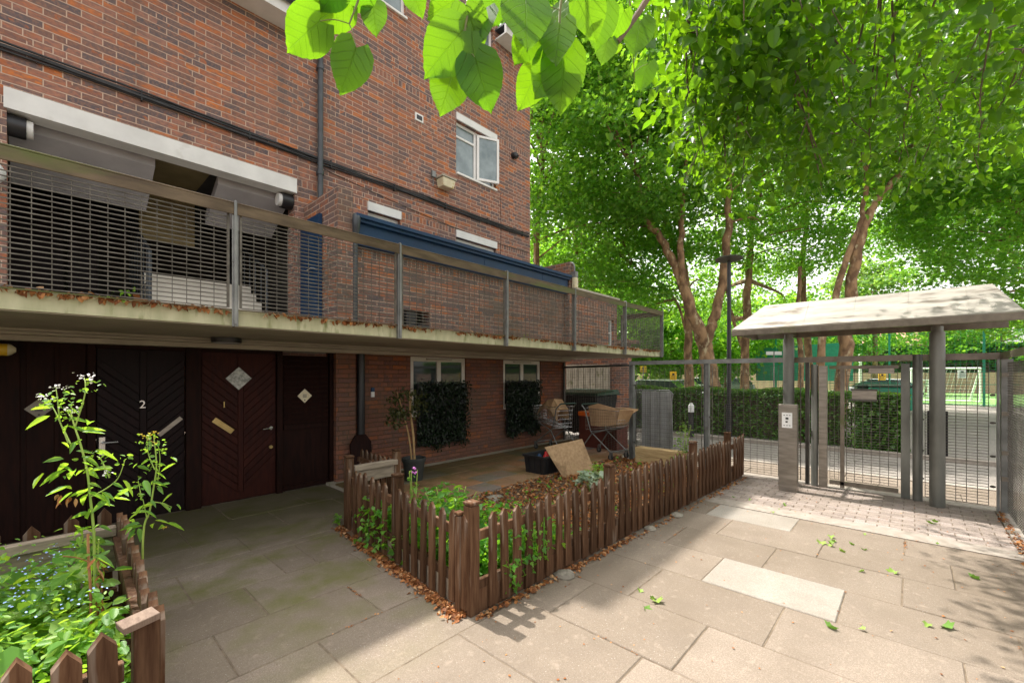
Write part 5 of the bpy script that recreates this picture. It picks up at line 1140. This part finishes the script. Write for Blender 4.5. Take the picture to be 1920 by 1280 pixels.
# ---- the lime tree whose branches hang over the paving
def near_leaf(mb, uvs, p, tip, nrm, Ls, W=.82):
    """finely meshed heart-shaped leaf; p = stalk end, tip = direction, nrm = facing"""
    y = Vector(tip).normalized(); z = Vector(nrm); z = (z - y * z.dot(y)).normalized(); x = y.cross(z)
    rows = 16; o = len(mb.v); hw = lambda t: W * .5 * float(np.interp(t, [0, .04, .12, .25, .42, .60, .76, .88, .95, 1], [.42, .74, .93, 1, .97, .80, .53, .26, .09, 0]))
    bend = random.uniform(.05, .22); sw = random.uniform(-.05, .05); ph = random.uniform(0, 6)
    for i in range(rows + 1):
        t = i / rows; ww = hw(t) if i < rows else 0.0
        lobe = -.16 * (1 - t) ** 6
        for j in (-1, -.66, -.33, 0, .33, .66, 1):
            yy = t + (lobe * abs(j) * 1.2 if t < .3 else 0) + (.014 * math.sin(t * 44 + j) if abs(j) == 1 else 0)
            zz = -bend * t * t + .10 * abs(j) * ww + .025 * math.sin(t * 9 + ph + j * 2) * abs(j)
            xx = ww * j + sw * t * t
            mb.v.append(tuple(Vector(p) + (x * xx + y * yy * 1.02 + z * zz) * Ls)); uvs.append((.5 + xx, t))
    for i in range(rows):
        for j in range(6):
            a = o + i * 7 + j; mb.f.append((a, a + 1, a + 8, a + 7))
LT = thing('lime_tree', 'lime tree hanging large heart-shaped leaves into the top of the view', 'tree', (5.2, -4.2, 0))
tm = MB(); base = Vector((5.2, -4.2, 0))
fork = Vector((5.1, -3.6, 3.4)); tm.tube(curve([base, (5.25, -4.1, 1.6), fork], 5), list(np.linspace(.24, .17, 11)), 14)
limb_ends = []
def limb(pts, r0, r1): c = curve(pts, 5); tm.tube(c, list(np.linspace(r0, r1, len(c))), 8); limb_ends.extend(c[3:]); return c
limb([fork, (4.9, -2.2, 4.5), (4.9, -.6, 5.2), (5.2, .9, 5.5), (5.4, 2.0, 5.3)], .12, .03)
limb([fork, (6.0, -2.4, 4.6), (7.0, -1.2, 5.1), (7.6, .2, 5.2)], .11, .03)
limb([fork, (3.9, -2.6, 4.3), (2.8, -1.4, 4.6), (1.8, -.2, 4.3), (1.2, .7, 3.6), (1.02, 1.0, 2.95)], .10, .010)
limb([(2.8, -1.4, 4.6), (2.4, -.3, 4.2), (1.75, .5, 3.5), (1.35, .75, 2.85)], .05, .008)
limb([(4.9, -.6, 5.2), (4.2, .6, 5.0), (3.4, 1.3, 4.4)], .05, .015)
limb([(5.2, .9, 5.5), (6.2, 1.3, 5.2), (7.2, 1.4, 4.8)], .05, .015)
# leafy hanging boughs: clump centres over the paving, kept above the eye line of the gate
def boughs(n, c, r, zmin):
    q = ell(n, c, r, .1); return q[q[:, 2] > zmin]
BC = np.concatenate([boughs(250, (5.2, .6, 5.0), (2.6, 2.2, 1.4), 3.5), boughs(130, (6.8, -.2, 4.9), (2.2, 2.0, 1.3), 3.8), boughs(60, (4.4, .9, 4.3), (1.0, .8, .7), 3.3)])
dep_ = BC[:, 0] * CY + BC[:, 1] * SY; sid_ = BC[:, 0] * SY - BC[:, 1] * CY     # the crown opens upwards away from the paving
hgt_ = (BC[:, 2] - EYE) / dep_; BC = BC[(hgt_ > .50 - .06 * np.sin(sid_ * 3)) & (sid_ / dep_ > .30 + .35 * np.clip(.86 - hgt_, 0, 1)) & (dep_ > 1.6)]
BC = np.concatenate([BC, boughs(40, (3.6, 1.0, 4.3), (.7, .6, .35), 3.9)])
for q in BC[RNG.choice(len(BC), min(150, len(BC)), replace=False)]:
    e = Vector(q); s = min(limb_ends, key=lambda v: (v - e).length); tm.tube(curve([s, (s + e) / 2 + Vector((0, 0, .15)), e, e + Vector((random.gauss(0, .1), random.gauss(0, .1), -.35))], 3), list(np.linspace(.013, .003, 10)), 5)
n_each = RNG.poisson(34, len(BC)); C = np.repeat(BC, n_each, axis=0); C = C + RNG.normal(size=C.shape) * np.array([.20, .20, .26])
leaves('crown', 'lime_leaf', C, (.05, .10), 'heart', LT, pitch=(-1.25, .1), roll=.65, fold=.10, curl=.18)
# sprays close to the eye: (leaf stalk px, py, tip px, py, depth, seen side tilt)
spr = [(600, 40, 535, 95, .92, .5), (668, 90, 640, 172, .90, .2), (648, 5, 585, 45, .95, .9), (700, 10, 705, 62, .98, -.3), (640, -25, 600, 20, .93, .3), (690, -30, 660, 25, .95, .1), (590, -30, 560, 20, .97, .2),
       (868, 58, 800, 136, 1.0, .3), (880, 70, 848, 2, 1.05, .1), (873, 10, 905, 95, 1.02, .4), (890, 108, 920, 205, 1.0, -.1), (848, 140, 828, 208, 1.05, .3), (905, 20, 870, 95, 1.06, -.6), (930, 0, 905, 55, 1.1, .5), (855, 0, 800, 32, 1.08, .7), (770, -25, 790, 28, 1.12, -.3),
       (985, 0, 990, 78, 1.05, .2), (1010, 15, 1012, 75, 1.1, .5), (1000, 60, 968, 120, 1.12, .3), (1050, 45, 1040, 118, 1.1, -.3), (1058, 95, 1050, 210, 1.12, .1), (1045, 110, 1003, 178, 1.15, .6), (1010, 130, 975, 205, 1.18, .7), (1095, -10, 1118, 75, 1.12, .2), (1070, 5, 1060, 70, 1.2, -.5), (1130, 10, 1120, 90, 1.3, .3),
       (1140, 75, 1128, 118, 1.5, .2), (1170, 20, 1150, 75, 1.45, .4), (1200, 40, 1190, 100, 1.6, .1), (960, -20, 940, 40, 1.15, -.4), (1215, 120, 1200, 170, 1.8, -.2)]
nl = MB(); uvs = []; tw = MB()
anchors = [Vector((1.02, 1.0, 2.95)), Vector((1.35, .75, 2.85))]
for k, (a, b_, c, d, dep, tl) in enumerate(spr):
    p = P(a, b_, dep); q = P(c, d, dep * random.uniform(.97, 1.04)); Ls = (q - p).length * 1.03
    if Ls < .05: Ls = .06
    view = (Vector((0, 0, EYE)) - p).normalized(); nrm = view + Vector((-SY, CY, 0)) * tl * -.6 + Vector((0, 0, .45))
    near_leaf(nl, uvs, p, q - p, nrm, Ls, random.uniform(.80, .95))
nodes = {0: [P(690, -60, .98), P(672, 0, .95), P(655, 45, .93)], 1: [P(890, -70, 1.08), P(880, 10, 1.04), P(872, 60, 1.02), P(880, 105, 1.02)], 2: [P(1055, -80, 1.15), P(1050, 20, 1.13), P(1046, 90, 1.13), P(1035, 150, 1.16)], 3: [P(1180, -60, 1.6), P(1185, 60, 1.65), P(1190, 150, 1.75)]}
allp = []
for i, pts in nodes.items():
    top = pts[0]; anc = min(limb_ends, key=lambda v: (v - top).length)
    tw.tube(curve([anc, (anc + top) / 2 + Vector((0, 0, .1))] + pts, 4), list(np.linspace(.006, .0016, 4 * (len(pts) + 1) + 1)), 6); allp += curve(pts, 6)
for (a, b_, c, d, dep, tl) in spr:
    p = P(a, b_, dep); s = min(allp, key=lambda v: (v - p).length + (.03 if v.z < p.z else 0)); tw.tube(curve([s, (s + p) / 2 + Vector((0, 0, .006)), p], 3), [.0011] * 7, 5)
o = nl.build('hanging_leaves', 'lime_leaf_near', LT, smooth=True)
uvl = o.data.uv_layers.new(name='UVMap'); vi = np.zeros(len(o.data.loops), np.int32); o.data.loops.foreach_get('vertex_index', vi)
uvl.data.foreach_set('uv', np.array(uvs, np.float32)[vi].ravel())
tw.build('twigs', 'twig', LT, smooth=True); tm.build('trunk', 'dark_bark', LT, smooth=True)

# ================================================================ planting, litter
def stuff(name, mat, C, size, shape, **kw): return kind(leaves(name, mat, C, size, shape, **kw), 'stuff')
n = 9000; C = np.stack([RNG.uniform(-2.3, .24, n), RNG.uniform(2.22, 3.8, n), np.zeros(n)], 1)
C[:, 2] = .10 + .50 * RNG.uniform(0, 1, n) ** .55 + .10 * np.sin(C[:, 0] * 7) * np.cos(C[:, 1] * 5) - .10 * (C[:, 1] < 2.5)
stuff('planter_weeds', 'herb_leaf', C, (.04, .10), 'oval', pitch=(-.7, .4), roll=.45)
n = 3600; C = np.stack([RNG.uniform(-1.4, .22, n), RNG.uniform(2.2, 3.8, n), RNG.uniform(.35, .78, n)], 1); stuff('planter_weed_tops', 'herb_leaf', C, (.02, .045), 'oval', pitch=(-.6, .6), roll=.6)
n = 160; c0 = RNG.normal(size=(n, 3)) * [.07, .07, .03]; fc = [P(45, 1095, 2.05), P(75, 1080, 2.2), P(25, 1130, 1.95), P(150, 1110, 2.0), P(95, 1040, 2.4)]; C = np.concatenate([c0[i::5] + np.array(q) for i, q in enumerate(fc)]); stuff('forget_me_nots', 'petal_blue', C, (.008, .013), 'simple', pitch=(-.3, .3))
# big basal leaves in the planter
n = 60; C = np.stack([RNG.uniform(-.5, .16, n), RNG.uniform(2.25, 3.6, n), RNG.uniform(.5, .74, n)], 1); stuff('dock_leaves', 'herb_leaf', C, (.09, .16), 'oval', pitch=(-.5, .3), roll=.4, curl=.35)
def weed(label, D, runs, lv, fl, small, fcol, r=.006, sz=(.05, .11)):
    """tall flowering weed: runs = stems, lv = (px,py) leaf spots, fl = flower head spots"""
    b0 = P(*runs[0][0], D); t = thing('flowering_weed', label, 'plant', (b0.x, b0.y, .1)); m = MB(); m2 = MB()
    for i, rn in enumerate(runs):
        pts = [P(x, y, D + .02 * k) for k, (x, y) in enumerate(rn)]
        if i == 0: pts = [Vector((b0.x, b0.y, .12))] + pts
        c = curve(pts, 4); rr = r * (1 if i == 0 else .5); (m).tube(c, list(np.linspace(rr, rr * .45, len(c))), 7)
    m.build('stem', 'green_stem', t, smooth=True)
    C = []; A = []
    for x, y, a in lv: q = P(x, y, D + random.uniform(-.05, .05)); C.append(q); A.append(a)
    for q in list(C):
        for _ in range(2): C.append(q + Vector((random.gauss(0, .035), random.gauss(0, .035), random.gauss(0, .04)))); A.append(random.uniform(0, 6.28))
    leaves('foliage', 'herb_leaf', C, (sz[0] * .7, sz[1]), 'lance', t, pitch=(-.5, .4), roll=.5, az=np.array([math.atan2(*(lambda d: (d.y, d.x))(Vector((SY, -CY, 0)) * math.cos(a) + Vector((CY, SY, 0)) * math.sin(a))) - math.pi / 2 for a in A]), curl=.5)
    C = []
    for x, y, s in fl:
        q = P(x, y, D)
        for _ in range(int(15 * s)): C.append(q + Vector((random.gauss(0, .018), random.gauss(0, .018), random.gauss(0, .009))) * s)
    leaves('flower_head', fcol, C, (.007, .014), 'simple', t, pitch=(-.9, .9), roll=.9)
    C = []
    for x, y in small:
        q = P(x, y, D)
        for _ in range(12): C.append(q + Vector((random.gauss(0, .024), random.gauss(0, .024), random.gauss(0, .020))))
    leaves('foliage', 'herb_leaf', C, (.012, .030), 'oval', t, pitch=(-.9, .9), roll=.9); return t  # these small pieces are flower buds, built from oval leaf shapes
weed('tall weed with white flower heads standing above the near planter', 2.15,
     [[(178, 1100), (176, 1000), (170, 940), (163, 880), (150, 830), (140, 800), (132, 770)], [(141, 800), (158, 745), (160, 720), (158, 708)], [(128, 830), (112, 790), (100, 765), (85, 745)], [(112, 790), (108, 750), (105, 728)], [(172, 930), (200, 915), (222, 895), (235, 860)], [(205, 895), (190, 862), (182, 855)], [(135, 785), (125, 770)], [(185, 1010), (182, 1100)], [(132, 832), (118, 800)]],
     [(150, 830, 2.6), (152, 855, .5), (158, 880, 3.0), (166, 905, .2), (210, 905, .1), (165, 925, 2.8), (178, 925, .4), (168, 960, 3.1), (185, 985, .3), (160, 990, 2.9), (140, 800, .3), (128, 795, 3.0), (120, 860, 3.6), (190, 925, .0), (112, 890, 3.3), (172, 1040, .2), (165, 1060, 2.9), (185, 1080, .1), (125, 880, 3.6), (95, 765, 3.1), (150, 805, .2), (230, 900, .1)],
     [(158, 706, 1.2), (170, 712, .8), (85, 745, .8), (78, 742, .7), (105, 725, .6), (122, 727, .6), (137, 770, .7), (128, 765, .8), (203, 885, .7)], [(105, 745), (90, 758), (110, 755), (170, 722), (150, 730), (182, 855), (238, 858), (200, 880), (120, 775), (140, 760), (130, 780)], 'petal_white', .007)
weed('shorter weed with yellowing flower heads beside the planter fence', 2.45,
     [[(268, 1010), (280, 960), (287, 920), (293, 880), (292, 850), (288, 815)], [(290, 880), (278, 850), (275, 815)], [(296, 900), (300, 860), (295, 825)], [(265, 935), (262, 915), (259, 900)], [(284, 940), (305, 943), (322, 950)], [(275, 970), (268, 935)]],
     [(288, 900, 2.8), (292, 885, .3), (285, 945, 3.0), (300, 942, .0), (322, 950, 5.0), (275, 960, 3.2), (290, 975, .3), (312, 980, .8), (268, 985, 3.0), (283, 860, 3.2), (296, 870, .2), (262, 985, 3.3), (255, 1000, 3.2)],
     [(285, 812, .9), (275, 818, .7), (292, 830, .8), (265, 815, .5), (310, 990, .5)], [(285, 820), (292, 838), (280, 832), (260, 905), (262, 920), (296, 845), (284, 870)], 'yellow_leaf', .006, (.04, .09))
# rust coloured withered leaf and stems
C = [P(118, 930, 2.12) + Vector((random.gauss(0, .02), random.gauss(0, .02), random.gauss(0, .02))) for _ in range(7)] + [P(184, 1085 + random.uniform(-45, 70), 2.1) + Vector((random.gauss(0, .008), random.gauss(0, .01), 0)) for _ in range(26)]
tag(leaves('withered_leaves', 'dry_leaf', C, (.03, .06), 'lance', pitch=(-1.5, -.6)), 'rust brown withered leaves hanging on the tall weed', 'dead leaves')
t = thing('dead_stem', 'reddish brown dead stem standing in the near planter weeds', 'plant', P(172, 1180, 2.05)); b = MB(); b.tube(curve([(P(172, 1180, 2.05).x, P(172, 1180, 2.05).y, .15), P(170, 1120, 2.05), P(166, 1050, 2.08), P(165, 1000, 2.1)], 5), .006, 6); b.tube(curve([P(165, 1052, 2.07), P(145, 1045, 2.05), P(118, 1042, 2.0)], 5), .003, 5); b.build('stem', 'brown_stem', t, smooth=True)
# ivy and litter inside the fenced bed
def ivy_spots(n, x0, x1, y0, y1, z1): C = np.stack([RNG.uniform(x0, x1, n), RNG.uniform(y0, y1, n), np.zeros(n)], 1); C[:, 2] = z1 * RNG.uniform(.05, 1, n) * (.45 + .55 * np.abs(np.sin(C[:, 0] * 4 + C[:, 1] * 3))); return C
C = np.concatenate([ivy_spots(3400, 2.14, 3.1, 2.36, 4.1, .50), ivy_spots(500, 2.3, 3.6, 2.38, 2.7, .35), ivy_spots(260, 3.6, 7.6, 2.4, 4.3, .16)]); stuff('ivy', 'ivy_leaf', C, (.035, .075), 'ivy', pitch=(-.9, .5), roll=.5)
C = np.concatenate([np.stack([RNG.normal(2.72, .13, 110), RNG.uniform(2.22, 2.28, 110), np.abs(RNG.normal(.33, .10, 110))], 1), np.stack([RNG.uniform(2.06, 2.14, 34), RNG.normal(3.75, .14, 34), np.abs(RNG.normal(.22, .07, 34))], 1), np.stack([RNG.uniform(2.2, 2.3, 20), RNG.normal(4.78, .05, 20), RNG.uniform(.03, .12, 20)], 1), np.stack([RNG.normal(2.42, .05, 30), RNG.uniform(2.22, 2.27, 30), RNG.uniform(.05, .3, 30)], 1)])
stuff('ivy_trails', 'ivy_leaf', C, (.03, .06), 'ivy', pitch=(-1.2, 0), roll=.6)
n = 8500; C = np.stack([RNG.uniform(2.25, 7.9, n), RNG.uniform(2.36, 4.40, n), RNG.uniform(.03, .085, n)], 1); stuff('leaf_litter', 'dry_leaf', C, (.02, .058), 'simple', pitch=(-.5, .5), roll=.5, curl=.5)
def strip(n, p0, p1, wd, z=.006, off=0): t_ = RNG.uniform(0, 1, n); p0, p1 = np.array(p0), np.array(p1); d = (p1 - p0) / np.linalg.norm(p1 - p0); nn = np.array([d[1], -d[0]]); w_ = off + np.abs(RNG.normal(0, wd, n)); q = p0 + (p1 - p0) * t_[:, None] + nn * w_[:, None]; return np.stack([q[:, 0], q[:, 1], RNG.uniform(z, z + .015, n)], 1)
C = np.concatenate([strip(1500, A2, A0, .045, off=.05) * [1, 1, 1], strip(420, A0, (4.2, 2.22), .03, off=.05), strip(200, (4.2, 2.22), A1, .04, off=.06), strip(60, (.42, 2.1), (.42, 2.9), .03), strip(160, (8.0, -.76), (5.9, -.76), -.03 if False else .03, off=-.05)])
C[:1500, 0] = 2.02 - np.abs(RNG.normal(0, .045, 1500)) + (C[:1500, 1] - 2.3) * .105
stuff('leaf_drift', 'dry_leaf', C, (.014, .045), 'simple', pitch=(-.4, .4), roll=.5, curl=.5)
n = 700; C = np.stack([RNG.uniform(-1, 8, n), RNG.uniform(-2.5, 2.15, n), np.full(n, .006)], 1); stuff('scattered_leaf_bits', 'dry_leaf', C, (.006, .022), 'simple', pitch=(-.15, .15), roll=.15)
n = 26; q = [(5.55, .62), (5.45, .5), (5.25, .55), (3.1, 1.55), (5.4, .45), (6.6, 1.2), (6.5, 1.75), (6.2, 1.3), (4.0, -.3), (6.9, -.2), (3.0, 1.4), (5.0, .2)]; C = [(a + random.gauss(0, .10), b_ + random.gauss(0, .10), .012) for a, b_ in q for _ in range(2)] + [(random.uniform(2, 7.5), random.uniform(-1.2, 2), .012) for _ in range(7)]
stuff('fallen_green_leaves', 'fallen_green', C, (.02, .08), 'plane', pitch=(-.3, .3), roll=.3, curl=.6, fold=.3)
J = []          # crumbs of dry leaf caught in the paving joints
for x0, x1, y0, y1 in random.sample([c for c in cells if c[1] > -1 and c[3] > -3 and c[3] < 4.6], 34):
    s = random.random() < .5; n_ = random.randint(8, 34); a0 = random.uniform(0, .6); t_ = RNG.uniform(a0, a0 + .4, n_)
    q = np.stack([x0 + (x1 - x0) * t_, np.full(n_, y0)], 1) if s else np.stack([np.full(n_, x0), y0 + (y1 - y0) * t_], 1)
    J.append(np.concatenate([q + RNG.normal(0, .006, q.shape), np.full((n_, 1), .004)], 1))
stuff('joint_debris', 'dry_leaf', np.concatenate(J), (.006, .018), 'simple', pitch=(-.3, .3), roll=.3)
# litter and moss along the walkway edge
n = 1500; C = np.stack([RNG.uniform(-1.2, 10.5, n), RNG.uniform(4.64, 4.70, n), ZD + RNG.uniform(-.01, .05, n) * (RNG.uniform(0, 1, n) ** 1.5)], 1); k_ = np.sin(C[:, 0] * 3.1) + np.sin(C[:, 0] * 7.7 + 1) + RNG.normal(0, .6, n) > -.6; stuff('walkway_litter', 'dry_leaf', C[k_], (.02, .055), 'simple', pitch=(-1.5, .5), roll=.9, curl=.5)
C = [(.42, 4.66, 2.35), (.45, 4.66, 2.36), (.47, 4.67, 2.38), (5.3, 4.66, 2.34), (8.0, 4.66, 2.34), (9.9, 4.66, 2.35)]; stuff('walkway_moss', 'ivy_leaf', np.repeat(C, 5, axis=0) + RNG.normal(size=(30, 3)) * .03, (.02, .04), 'simple')
# stones at the foot of the fence and in the bed
def rock(x, y, s, label):
    b = MB(); b.lathe((x, y, -.01), [(s * .8, 0), (s, s * .25), (s * .8, s * .5), (s * .3, s * .62)], 9); b.v = [(v[0] + random.gauss(0, s * .08), v[1] + random.gauss(0, s * .08), v[2] + random.gauss(0, s * .03)) for v in b.v]
    tag(b.build('stone', 'stone'), label, 'stone', 'stones round the flower bed')
rock(3.0, 2.16, .09, 'grey stone tucked under the picket fence near the front corner post'); rock(4.55, 2.13, .07, 'pale small stone below the middle of the long picket fence'); rock(5.2, 2.1, .08, 'flat stone below the long picket fence towards the gate'); rock(4.15, 4.15, .13, 'pale rounded stone at the patio edge in the flower bed')
# silvery plant, small flowering sprig, garden plants by the fence end
def clumpy(label, x, y, z, r, n_, mat, size, shape='oval', stems=6, cat='plant', name='garden_plant', h=.25, fl=None):
    t = thing(name, label, cat, (x, y, z)); b = MB()
    for i in range(stems): a = random.uniform(0, 6.28); b.tube(curve([(x, y, z), (x + math.cos(a) * r * .4, y + math.sin(a) * r * .4, z + h * .6), (x + math.cos(a) * r * .8, y + math.sin(a) * r * .8, z + h)], 3), .004, 5)
    b.build('stem', 'green_stem', t); leaves('foliage', mat, ell(n_, (x, y, z + h * .65), (r, r, h * .45), .2), size, shape, t, pitch=(-.7, .4))
    if fl: leaves('flower', fl, ell(14, (x, y, z + h), (r * .4, r * .4, .04), .2), (.02, .03), 'simple', t)
clumpy('silvery green leafy plant below the leaning board', 5.25, 3.35, .04, .20, 90, 'silver_leaf', (.07, .12), 'heart', h=.30)
clumpy('small sprig with pink flowers beside the middle post of the side fence', 2.30, 3.35, .05, .05, 26, 'ivy_leaf', (.035, .06), h=.78, stems=3, fl='petal_pink')
clumpy('young green shrub at the foot of the wire fence by the sleepers', 7.75, 3.0, .05, .16, 110, 'pale_leaf', (.04, .07), h=.75, stems=6); clumpy('low green plant before the timber sleepers', 7.3, 2.9, .04, .2, 80, 'ivy_leaf', (.04, .08), h=.3); clumpy('yellow green plant behind the long fence post', 5.8, 3.6, .04, .16, 70, 'yellow_leaf' if False else 'herb_leaf', (.04, .08), h=.28)
clumpy('low green plant rising over the corner of the picket fence', 2.45, 3.0, .05, .28, 170, 'ivy_leaf', (.05, .09), 'heart', h=.62)
# potted tree by the wall
pt_ = thing('potted_tree', 'small tree with pale stems in a dark pot beside the leafy window screen', 'potted tree', (3.95, 5.75, .06))
x, y = 3.95, 5.75; b = MB(); b.lathe((x, y, .06), [(.13, 0), (.17, .28), (.185, .30), (.185, .35), (.16, .35), (.155, .30)], 22); b.build('pot', 'terracotta_dark', pt_, smooth=True)
b = MB(); b.lathe((x, y, .34), [(.15, 0), (.15, .015)], 16); b.build('compost', 'soil', pt_)
b = MB()
for dx, dy, rr in ((-.05, .02, .016), (.0, -.02, .018), (.05, .03, .014)): b.tube(curve([(x + dx * .5, y + dy, .35), (x + dx - .03, y + dy, .75), (x + dx * 1.6 - .10, y + dy * 2, 1.15), (x - .12 + dx * 3, y + dy * 3, 1.45)], 4), list(np.linspace(rr, .006, 13)), 7)
b.build('stem', 'pale_cane', pt_, smooth=True)
leaves('foliage', 'olive_leaf', np.concatenate([ell(420, (x - .14, y - .02, 1.28), (.34, .30, .26), .2), ell(150, (x - .3, y, 1.05), (.16, .2, .18), .2)]), (.035, .07), 'oval', pt_, pitch=(-1.3, .2))
# artificial hedge screens over the lower parts of both windows
for x0, x1, lab in ((4.60, 5.80, 'wider dark artificial leaf screen covering the lower half of the left window'), (6.95, 8.10, 'narrower dark artificial leaf screen covering the lower half of the right window')):
    hsn = thing('leaf_screen', lab, 'screen', ((x0 + x1) / 2, 6.6, .35), 'leaf screens on the ground floor windows'); b = MB(); b.box(x0 + .03, x1 - .03, 6.60, 6.64, .40, 1.54); b.build('backing', 'black_plastic', hsn)
    n_ = 4200; C = np.stack([RNG.uniform(x0, x1, n_) + RNG.normal(0, .03, n_), 6.60 - np.abs(RNG.normal(0, .055, n_)), RNG.uniform(.38, 1.56, n_) + RNG.normal(0, .03, n_)], 1); C[:, 2] -= (C[:, 2] < .5) * .06 * np.sin(C[:, 0] * 9); leaves('foliage', 'dark_leaf', C, (.03, .065), 'oval', hsn, pitch=(-1.7, .5), roll=1.0)
# grey board and planks leaning in the shade by the downpipe
b = MB(); b.prism([(3.30, 6.40, 0), (3.62, 6.40, 0), (3.64, 6.50, .62), (3.56, 6.52, .74), (3.38, 6.52, .74), (3.28, 6.50, .60)], (0, .03, 0)); tag(b.build('dark_panel', 'dark_wood'), 'dark rounded panel leaning in the shade beside the downpipe', 'board')
for o in list(bpy.data.objects):
    if '_w' in o: del o['_w']
